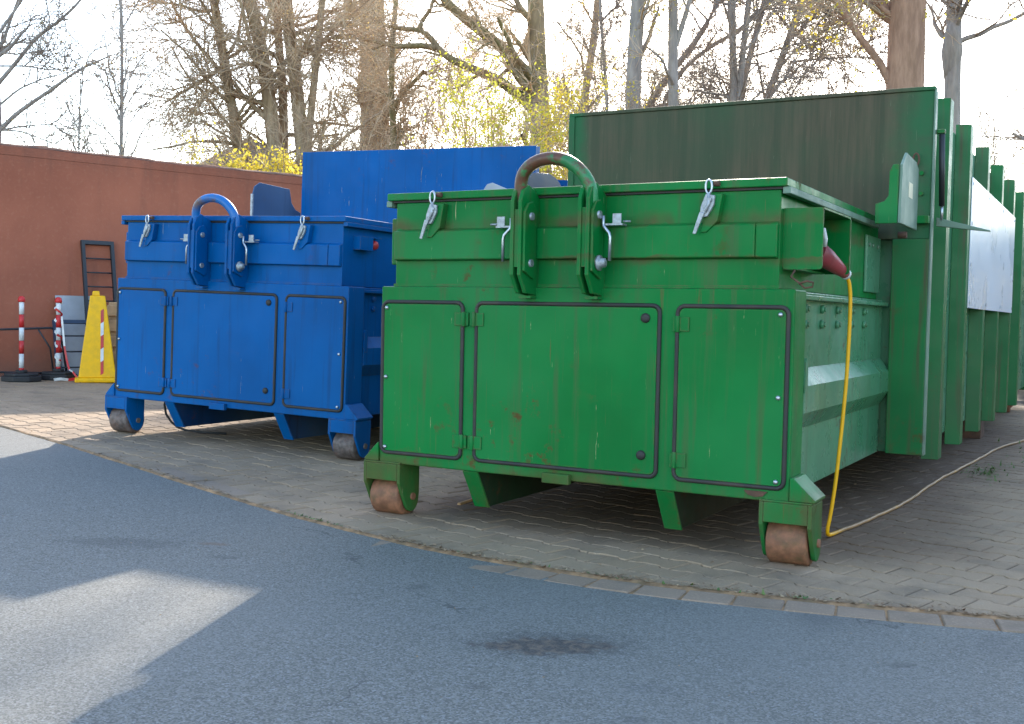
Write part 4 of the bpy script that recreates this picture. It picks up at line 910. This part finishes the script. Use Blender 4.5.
def tree(name, label, trunks, limbs=(), n1=10, n2=6, n3=6, n4=5, t0=0.2, ntop=0, zmax=None, full=False, l1=(1.5, 3.5), l2=(0.8, 1.8), l3=(0.4, 0.9), l4=(0.15, 0.45), ang1=55, up1=0.12, up=0.05, wander=0.16, rmin=0.004,
         bark='bark', twig='twig', leaf=None, nleaf=0, lsize=0.03, group='bare trees behind the yard', cat='tree'):
    foot = trunks[0][0][0]; rmin = max(rmin, 0.00029*float(np.linalg.norm(foot-CAM)))
    root = empty(name, (float(foot[0]), float(foot[1]), float(g(foot[0]))-0.05), label=label, cat=cat, group=group)
    off = np.array(root.location)
    tb, tw, last = [], [], []
    zm = zmax or (CAM[2]+0.30*float(np.linalg.norm(foot-CAM))+0.9)
    def cut(a, b):
        k = a[..., 2].max(1) < zm
        if k.sum() < 2: k[:2] = True
        return a[k], b[k]
    for P, R in trunks: tb.append(batch_tubes(P[None], R[None], 12))
    par = [(P[None], R[None]) for P, R in trunks]
    for P, R in limbs: tb.append(batch_tubes(P[None], R[None], 9)); par.append((P[None], R[None]))
    for q, (P, R) in enumerate(par):
        isl = q >= len(trunks)
        c1 = n1 if not isl else max(4, n1//2)
        hz_ = P[0, :, 2]; zvis = CAM[2]+0.31*np.linalg.norm(P[0, 0]-CAM)
        tv = 0.97 if full else min(0.97, max(t0+0.1, float(np.searchsorted(hz_, zvis))/(len(hz_)-1))) if not isl else 0.97
        a, b = sprout(P, R, c1, t0 if not isl else 0.25, tv, *(l1 if not isl else (l1[0]*0.5, l1[1]*0.5)), ang1, 8, wander, up1, 0.42, rmin*2.2)
        a, b = cut(a, b)
        if ntop and not isl and tv < 0.9:
            at_, bt_ = sprout(P, R, ntop, tv, 0.98, *l1, ang1*0.7, 8, wander, up1+0.1, 0.42, rmin*2.2); a = np.concatenate([a, at_]); b = np.concatenate([b, bt_])
        tb.append(batch_tubes(a, b, 6))
        a2, b2 = sprout(a, b, n2, 0.15, 1.0, *l2, 48, 6, wander*1.1, up, 0.5, rmin*1.5); a2, b2 = cut(a2, b2) if not ntop else (a2, b2); tw.append(batch_tubes(a2, b2, 4))
        a3, b3 = sprout(a2, b2, n3, 0.15, 1.0, *l3, 45, 4, wander*1.1, up, 0.55, rmin); a3, b3 = cut(a3, b3) if not ntop else (a3, b3); tw.append(batch_tubes(a3, b3, 3))
        last.append(a3)
        if n4:
            a4, b4 = sprout(a3, b3, n4, 0.1, 1.0, *l4, 45, 3, wander, up, 0.7, rmin*0.75); tw.append(batch_tubes(a4, b4, 3)); last.append(a4)
    V, Q = merge(tb); link_mesh('trunk', np_mesh('trunk', V-off, Q, mat=M[bark], smooth=True), root)
    V, Q = merge(tw); cr = link_mesh('crown', np_mesh('crown', V-off, Q, mat=M[twig], smooth=True), root)
    if leaf:
        pts = np.concatenate([along(a, nleaf//len(last)) for a in last])
        V, Q = leaf_quads(pts, lsize); link_mesh('leaves', np_mesh('leaves', V-off, Q, mat=M[leaf]), cr)
    return root
def limb(pix, depth, w0, w1, n=18):
    P = smooth_poly([at(x, y, d) for (x, y), d in zip(pix, depth if hasattr(depth, '__len__') else [depth]*len(pix))], n)
    dm = np.mean(depth); return P, np.linspace(w0, w1, n)/F*dm/2

# far left tree, mostly outside the frame
D = 19
tree('bare_tree', 'bare tree at the left edge with thin dark branches reaching right over the wall',
     [pix_trunk([(-6, 150), (-4, 120), (-8, 60), (-14, 0)], D, 15, 9)],
     [limb([(0, 130), (18, 112), (48, 92), (78, 70), (112, 55)], [D]*5, 5, 1.5), limb([(-3, 85), (20, 58), (35, 38), (58, 22), (80, 2), (90, -15)], [D]*6, 4.5, 2), limb([(-4, 108), (20, 88), (45, 78), (70, 72)], [D]*4, 2.5, 1), limb([(-6, 66), (25, 66), (50, 70), (72, 68)], D, 2.2, 1), limb([(0, 130), (25, 126), (50, 124), (72, 128)], D, 2, 0.8), limb([(0, 130), (20, 131), (45, 140), (66, 148)], D, 2, 0.8), limb([(-6, 40), (8, 20), (22, 0), (30, -15)], D, 3.5, 2)],
     n1=8, n2=4, n3=4, n4=3, t0=0.5, l1=(0.6, 1.6), l2=(0.4, 0.9), l3=(0.2, 0.5), twig='twig_dark', bark='bark_grey', leaf='leaf_brown', nleaf=700, lsize=0.02)
D = 17
tree('sapling', 'slender upright sapling with fine ascending twigs, rising over the brown wall',
     [pix_trunk([(121, 155), (122, 80), (122, 10)], D, 4.5, 7.5)], n1=30, n2=4, n3=4, n4=0, t0=0.25, l1=(0.5, 1.3), l2=(0.25, 0.6), l3=(0.12, 0.35), ang1=28, up1=0.12, twig='twig_dark', bark='bark_grey', leaf='leaf_brown', nleaf=900, lsize=0.016, rmin=0.006)
tree('sapling', 'small thin sapling left of the taller upright sapling above the wall',
     [pix_trunk([(79, 152), (79, 110), (83, 80)], D, 2.6, 4.2)], n1=14, n2=4, n3=3, n4=0, t0=0.4, l1=(0.3, 0.7), l2=(0.15, 0.4), l3=(0.1, 0.25), ang1=30, up1=0.12, twig='twig_dark', bark='bark_grey', leaf='leaf_brown', nleaf=300, lsize=0.016, rmin=0.006)
# multi-stem group left of the blue panel
D = 25
tree('bare_tree', 'leaning slim trunk, leftmost of the dense bare stems above the yellow bush',
     [pix_trunk([(241, 165), (233, 110), (222, 50), (214, 0)], D, 12, 11)], [limb([(232, 105), (222, 72), (200, 48), (180, 20), (168, -5)], D, 5, 2.5), limb([(225, 66), (200, 82), (178, 95), (163, 104)], D, 5, 1.6)],
     n1=20, n2=6, n3=6, n4=3, t0=0.1, l1=(1.2, 3.0), ang1=60, up1=0.0, leaf='leaf_brown', nleaf=1800, lsize=0.022)
tree('bare_tree', 'thicker forked trunk, second of the dense bare stems left of the blue panel',
     [pix_trunk([(276, 165), (272, 120), (264, 60), (250, 0)], D, 17, 12), pix_trunk([(283, 165), (284, 100), (279, 50), (276, 0)], D+0.6, 11, 11)], [limb([(268, 120), (252, 105), (242, 95), (235, 84)], D, 6, 3)],
     n1=15, n2=6, n3=6, n4=3, t0=0.1, l1=(1.2, 3.0), ang1=60, up1=0.0, leaf='leaf_brown', nleaf=1600, lsize=0.022)
tree('bare_tree', 'pair of close stems directly above the left corner of the blue panel',
     [pix_trunk([(304, 165), (298, 100), (292, 50), (284, 0)], D, 16, 12), pix_trunk([(306, 165), (312, 100), (318, 50), (322, 0)], D, 9, 11)], [limb([(290, 55), (310, 48), (330, 38), (345, 33)], D, 5, 2)],
     n1=15, n2=6, n3=6, n4=3, t0=0.1, l1=(1.2, 3.0), ang1=60, up1=0.0, leaf='leaf_brown', nleaf=1600, lsize=0.022)
D = 37
tree('bare_tree', 'thick straight brown trunk behind the middle of the blue panel',
     [pix_trunk([(375, 165), (375, 100), (373, 50), (371, 0)], D, 34, 17)], n1=9, n2=6, n3=6, n4=4, t0=0.25, l1=(1.0, 2.6), bark='bark', leaf='leaf_yellow', nleaf=900, lsize=0.025)
D = 33
tree('ivy_tree', 'thin forked trunk dressed in green ivy beside the thick brown trunk',
     [pix_trunk([(394, 165), (394, 130), (391, 100), (392, 50), (396, 0)], D, 9, 9)], [limb([(393, 108), (404, 92), (416, 80), (424, 70)], D, 6, 3), limb([(394, 150), (400, 138), (405, 132)], D, 4, 2)],
     n1=10, n2=5, n3=5, n4=4, t0=0.2, l1=(0.6, 1.8), bark='bark_moss')
iv = [o for o in col.objects if o.name.startswith('ivy_tree')][0]
P_, R_ = pix_trunk([(394, 165), (394, 130), (391, 100), (392, 50), (396, 0)], D, 9, 6)
ip = P_[rng.integers(2, 15, 1500)]+rng.normal(0, 0.09, (1500, 3))
V, Q = leaf_quads(ip, 0.035, 0.02); link_mesh('ivy', np_mesh('ivy', V-np.array(iv.location), Q, mat=M['ivy']), iv)
D = 31
tree('bare_tree', 'stout trunk with two long curved limbs sweeping left above the blue panel',
     [pix_trunk([(541, 160), (540, 110), (537, 60), (536, 0)], D, 27, 9.9)],
     [limb([(536, 112), (522, 97), (505, 84), (488, 75), (466, 66), (448, 58), (437, 48), (430, 35), (420, 29), (400, 29), (382, 25), (370, 16)], D, 12, 2.5, 30),
      limb([(436, 48), (420, 45), (398, 47), (375, 41), (352, 37), (330, 38)], D, 6.5, 2.5, 20), limb([(419, 30), (424, 18), (431, 9), (434, -6)], D, 5, 3),
      limb([(533, 100), (524, 78), (508, 52), (490, 38), (472, 24), (452, 8), (438, -8)], D, 14, 8, 26), limb([(531, 20), (520, 8), (512, -10)], D, 7, 5)],
     zmax=10.0, n1=14, n2=6, n3=6, n4=4, t0=0.15, l1=(1.2, 3.2), bark='bark_moss', twig='twig_pale', leaf='leaf_brown', nleaf=1800, lsize=0.02)
D = 29
tree('bare_tree', 'slim trunk leaning right with yellowish young leaves, above the green panel\'s left corner',
     [pix_trunk([(581, 125), (588, 75), (594, 40), (598, 0)], D, 11, 10)], ntop=2, n1=16, n2=6, n3=5, n4=4, t0=0.15, l1=(0.9, 2.4), leaf='leaf_yellow', nleaf=1800, lsize=0.028)
tree('bare_tree', 'pole-thin dark trunk between the leaning slim trunk and the pale grey trunk',
     [pix_trunk([(608, 125), (605, 70), (601, 25), (599, -10)], D-4, 4.5, 9.5)], [limb([(601, 22), (612, 10), (625, 5)], D-4, 2.5, 1.5)], n1=12, n2=5, n3=5, n4=3, t0=0.2, l1=(0.8, 2.2), twig='twig_dark', bark='bark_grey')
D = 22
tree('bare_tree', 'pale grey trunk with yellow shoots at its foot above the green panel',
     [pix_trunk([(633, 125), (633, 80), (635, 40), (640, 0)], D, 18, 14)], full=True, zmax=14, n1=10, n2=5, n3=5, n4=4, t0=0.15, l1=(0.8, 2.4), bark='bark_grey', leaf='leaf_yellow', nleaf=1500, lsize=0.03)
tree('bare_tree', 'medium grey trunk between pale trunk and leaning stems above the green panel',
     [pix_trunk([(674, 125), (673, 80), (672, 40), (675, 0)], D, 12.5, 13)], full=True, zmax=14, limbs=[limb([(676, 45), (684, 20), (690, 0), (692, -15)], D, 6, 4)], n1=10, n2=5, n3=5, n4=4, t0=0.15, l1=(0.8, 2.4), bark='bark_grey', leaf='leaf_yellow', nleaf=1300, lsize=0.03)
D = 26
tree('bare_tree', 'pair of stems leaning far right across the bright sky above the green panel',
     [pix_trunk([(640, 120), (660, 85), (690, 50), (710, 22), (722, -5)], D, 8, 10), pix_trunk([(655, 118), (672, 85), (690, 58), (720, 42), (755, 20)], D, 6, 8)], n1=14, n2=6, n3=5, n4=4, t0=0.2, l1=(0.8, 2.2), twig='twig_dark', bark='bark_grey', leaf='leaf_brown', nleaf=900, lsize=0.02)
tree('bare_tree', 'twin upright stems rising behind the centre of the green panel',
     [pix_trunk([(733, 120), (734, 70), (732, 30), (731, 0)], D-2, 9, 12), pix_trunk([(737, 120), (742, 60), (746, 20), (749, 0)], D-2, 8, 12)], n1=16, n2=6, n3=5, n4=4, t0=0.15, l1=(0.9, 2.4), twig='twig_dark', bark='bark_grey', leaf='leaf_brown', nleaf=900, lsize=0.022)
tree('bare_tree', 'bare stem slanting right, left of two slanting stems behind the green panel',
     [pix_trunk([(738, 115), (748, 60), (758, 25), (768, -5)], D, 8, 11)], [limb([(742, 60), (775, 50), (810, 40), (840, 34)], D, 2.5, 1)], n1=16, n2=6, n3=5, n4=4, t0=0.15, l1=(0.9, 2.4), twig='twig_dark', bark='bark_grey', leaf='leaf_brown', nleaf=700, lsize=0.022)
tree('bare_tree', 'bare stem slanting right, nearer the thick reddish trunk behind the green panel',
     [pix_trunk([(762, 110), (775, 75), (788, 42), (803, -2)], D, 9, 11)], [limb([(790, 62), (830, 58), (870, 57)], D, 2.5, 1), limb([(778, 70), (795, 50), (820, 32), (850, 22)], D, 2.5, 1)], n1=18, n2=6, n3=5, n4=4, t0=0.15, l1=(0.9, 2.6), twig='twig_dark', bark='bark_grey', leaf='leaf_brown', nleaf=700, lsize=0.022)
D = 15
tree('bare_tree', 'thick reddish brown trunk rising above the right end of the green panel',
     [pix_trunk([(904, 110), (906, 60), (907, 20), (908, -10)], D, 40, 14)],
     [limb([(890, 82), (884, 70), (872, 52), (858, 36), (848, 18), (836, 2), (826, -12)], D, 8, 6, 22), limb([(898, 20), (884, 10), (872, -2)], D, 6, 4)],
     n1=9, n2=5, n3=5, n4=4, t0=0.32, l1=(0.8, 2.0), bark='bark_red', leaf='leaf_yellow', nleaf=1100, lsize=0.03)
D = 17
tree('bare_tree', 'smooth grey trunk with a burr, right of the thick reddish trunk',
     [pix_trunk([(952, 130), (952, 90), (953, 55), (955, 0)], D, 17.5, 14)], n1=9, n2=5, n3=5, n4=4, t0=0.35, l1=(0.8, 2.0), bark='bark_grey', twig='twig_dark')
bt = [o for o in col.objects if o.name.startswith('bare_tree') and 'burr' in o.get('label', '')][0]
c0 = at(952, 52, D)-np.array(bt.location)
bm_b = MB().lathe([(0.10, -0.42), (0.128, -0.22), (0.150, -0.06), (0.153, 0.04), (0.130, 0.2), (0.10, 0.42)], 16, c=tuple(c0)); bm_b.build('burr', M['bark_grey'], bt)
tree('bare_tree', 'bare grey tree added just outside the right edge for the white sheet to mirror',
     [pix_trunk([(1180, 120), (1182, 60), (1186, 0)], 19, 22, 13)], n1=22, n2=6, n3=6, n4=4, t0=0.2, l1=(1.2, 3.0), bark='bark_grey', twig='twig_dark', ntop=8)  # unseen tree, added to give the white sheet a reflection
# shrubs
def shrub(name, label, pxs, base_y, depth, hpx, nst, spread, twig='twig', leaf=None, nleaf=0, lsize=0.03, n2=8, n3=6, n4=4, group='leafless shrubs behind the yard', cat='shrub', rst=0.012, wander=0.12):
    c = at(pxs, base_y, depth); zg = float(g(c[0])); root = empty(name, (float(c[0]), float(c[1]), zg), label=label, cat=cat, group=group)
    off = np.array([c[0], c[1], zg]); H = at(pxs, base_y-hpx, depth)[2]-zg; sp = spread/F*depth
    N = nst; P0 = np.zeros((N, 9, 3)); a = rng.uniform(0, 2*np.pi, N); rr = np.sqrt(rng.uniform(0, 1, N))
    tip = np.stack([np.cos(a)*rr*sp, np.sin(a)*rr*sp*0.8, H*rng.uniform(0.6, 1.05, N)], -1)
    b0 = np.stack([np.cos(a)*rr*sp*0.35, np.sin(a)*rr*sp*0.3, np.full(N, -0.04)], -1)
    for k in range(9):
        f = k/8; P0[:, k] = b0*(1-f)+tip*f; P0[:, k, :2] += (tip-b0)[:, :2]*(f*f-f)*0.35
        P0[:, k] += rng.normal(0, wander*0.35*f, (N, 3))
    R0 = np.linspace(1, 0.3, 9)[None]*rst*rng.uniform(0.6, 1.3, N)[:, None]
    a2, b2 = sprout(P0, R0, n2, 0.15, 1.0, H*0.12, H*0.32, 38, 6, wander, 0.08, 0.6, 0.00033*depth)
    a3, b3 = sprout(a2, b2, n3, 0.15, 1.0, H*0.05, H*0.14, 40, 4, wander*1.2, 0.05, 0.6, 0.00027*depth)
    tw = [batch_tubes(a2, b2, 4), batch_tubes(a3, b3, 3)]; last = [a2, a3]
    if n4:
        a4, b4 = sprout(a3, b3, n4, 0.1, 1.0, 0.12, 0.35, 42, 3, wander, 0.03, 0.7, 0.00022*depth); tw.append(batch_tubes(a4, b4, 3)); last.append(a4)
    V, Q = batch_tubes(P0, R0, 6); link_mesh('trunk', np_mesh('trunk', V, Q, mat=M['bark'], smooth=True), root)
    V, Q = merge(tw); cr = link_mesh('crown', np_mesh('crown', V, Q, mat=M[twig], smooth=True), root)
    if leaf:
        V, Q = leaf_quads(np.concatenate([along(a_, nleaf//len(last)) for a_ in last]), lsize, 0.06); link_mesh('leaves', np_mesh('leaves', V, Q, mat=M[leaf]), cr)
    return root
for pxs, d, h, n_, spx, lab, tw in (
    (205, 32, 190, 12, 60, 'low tangle of bare twigs against the sky left of the leaning trunk', 'twig'),
    (335, 36, 260, 17, 50, 'tall bare twiggy shrub filling the gap left of the thick brown trunk', 'twig'),
    (425, 38, 255, 28, 55, 'straw-coloured twiggy thicket under the curved limbs, beside the ivy trunk', 'twig_pale'),
    (485, 38, 262, 28, 58, 'straw-coloured twiggy thicket behind the lime-leaved bush', 'twig_pale'),
    (565, 36, 225, 20, 50, 'bare brown shrub right of the stout limbed trunk', 'twig_pale'),
    (650, 36, 200, 18, 70, 'bare shrub behind the pale grey trunk above the green panel', 'twig'),
    (810, 30, 205, 20, 75, 'airy bare shrub against white sky left of the thick reddish trunk', 'twig_dark'),
    (1004, 20, 185, 14, 34, 'bare twiggy shrub at the right edge above the container ribs', 'twig_dark')):
    shrub('bare_shrub', lab, pxs, 300, d, h+30, n_, spx, tw, n2=8, n3=6, n4=4 if d > 20 else 3, leaf='leaf_brown', nleaf=500, lsize=0.02)
shrub('leafy_bush', 'bright yellow leafy bush peeping over the wall beside the blue panel', 262, 300, 16.5, 138, 28, 44, 'twig', 'leaf_yellow', 14000, 0.034, 7, 5, 0, 'yellow green leafy bushes', 'bush')
shrub('leafy_bush', 'sparse yellow bush just above the wall, left of the bright yellow one', 216, 300, 17, 145, 16, 44, 'twig', 'leaf_yellow', 1800, 0.03, 6, 5, 0, 'yellow green leafy bushes', 'bush')
shrub('leafy_bush', 'lime green leafy bush between thicket and stout trunk behind blue panel', 492, 300, 17, 212, 30, 58, 'twig_pale', 'leaf_lime', 13000, 0.027, 7, 5, 0, 'yellow green leafy bushes', 'bush')
shrub('leafy_bush', 'yellow olive bush filling the gap between blue and green panels', 560, 300, 17.5, 190, 20, 40, 'twig_pale', 'leaf_yellow', 10000, 0.028, 7, 5, 0, 'yellow green leafy bushes', 'bush')
# far house glimpsed through the twigs
hc = at(250, 300, 48); hz = float(g(hc[0]))-0.06
hr = empty('far_house', (float(hc[0]), float(hc[1]), hz), (0, 0, -YAW*1.0), label='low blue-grey house glimpsed through the twigs over the wall', cat='house')
MB().box(-3.2, 3.2, 0, 7, 0, 6.0).build('wall', M['far_wall'], hr)
MB().prism([(-3.6, 6.0), (3.6, 6.0), (0, 8.0)], 'y', -0.4, 7.4).build('roof', M['far_roof'], hr)
for x in (-2, 0.9):
    for z in (1.2, 4.2):
        wv = MB().box(x-0.55, x+0.55, -0.05, -0.002, z, z+1.3).build('window', M['white_plastic'], hr)
        MB().box(x-0.47, x+0.47, -0.06, -0.0502, z+0.08, z+1.22).build('pane', M['dark_glass'], wv)

# added evergreen screen, mostly out of frame: cuts side sky light, fills paint reflections
he = empty('added_hedge', (5.2, 6.0, 0.0), label='added evergreen screen, mostly out of view, cutting sky light and filling reflections', cat='added_hedge')
def added_hedge_box(n, L, hgt, th):
    hp = np.stack([rng.choice([-1, 1], n)*(th-np.abs(rng.normal(0, 0.14, n))), rng.uniform(0, L, n), rng.uniform(0.02, 1, n)**0.8*hgt], -1)
    hp[: n//6, 2] = hgt+rng.normal(0, 0.15, n//6); hp[: n//6, 0] = rng.uniform(-th, th, n//6)
    hp[:, 0] += 0.18*np.sin(hp[:, 1]*1.7+hp[:, 2]); return hp
A_ = added_hedge_box(20000, 15, 2.1, 0.7); A_[:, 1] -= 6.0
B_ = added_hedge_box(14000, 7.2, 2.2, 0.7); B_ = np.stack([-B_[:, 1]+0.7, 9.2+B_[:, 0], B_[:, 2]], -1)
V, Q = leaf_quads(np.concatenate([A_, B_]), 0.085, 0.05); link_mesh('foliage', np_mesh('foliage', V, Q, mat=M['added_hedge_leaf']), he)
for k in range(12):
    x0, y0 = (0, -5.5+k*1.8) if k < 8 else (-0.6-(k-8)*1.1, 9.2)
    st = [(x0+rng.normal(0, .1), y0+rng.normal(0, .1), -0.05)]
    for z_ in (0.6, 1.1, 1.5, 2.0): st.append((x0+rng.normal(0, .16), y0+rng.normal(0, .16), z_))
    MB().tube(st, [0.06, 0.05, 0.04, 0.03, 0.012], 8).build('stem', M['bark'], he)
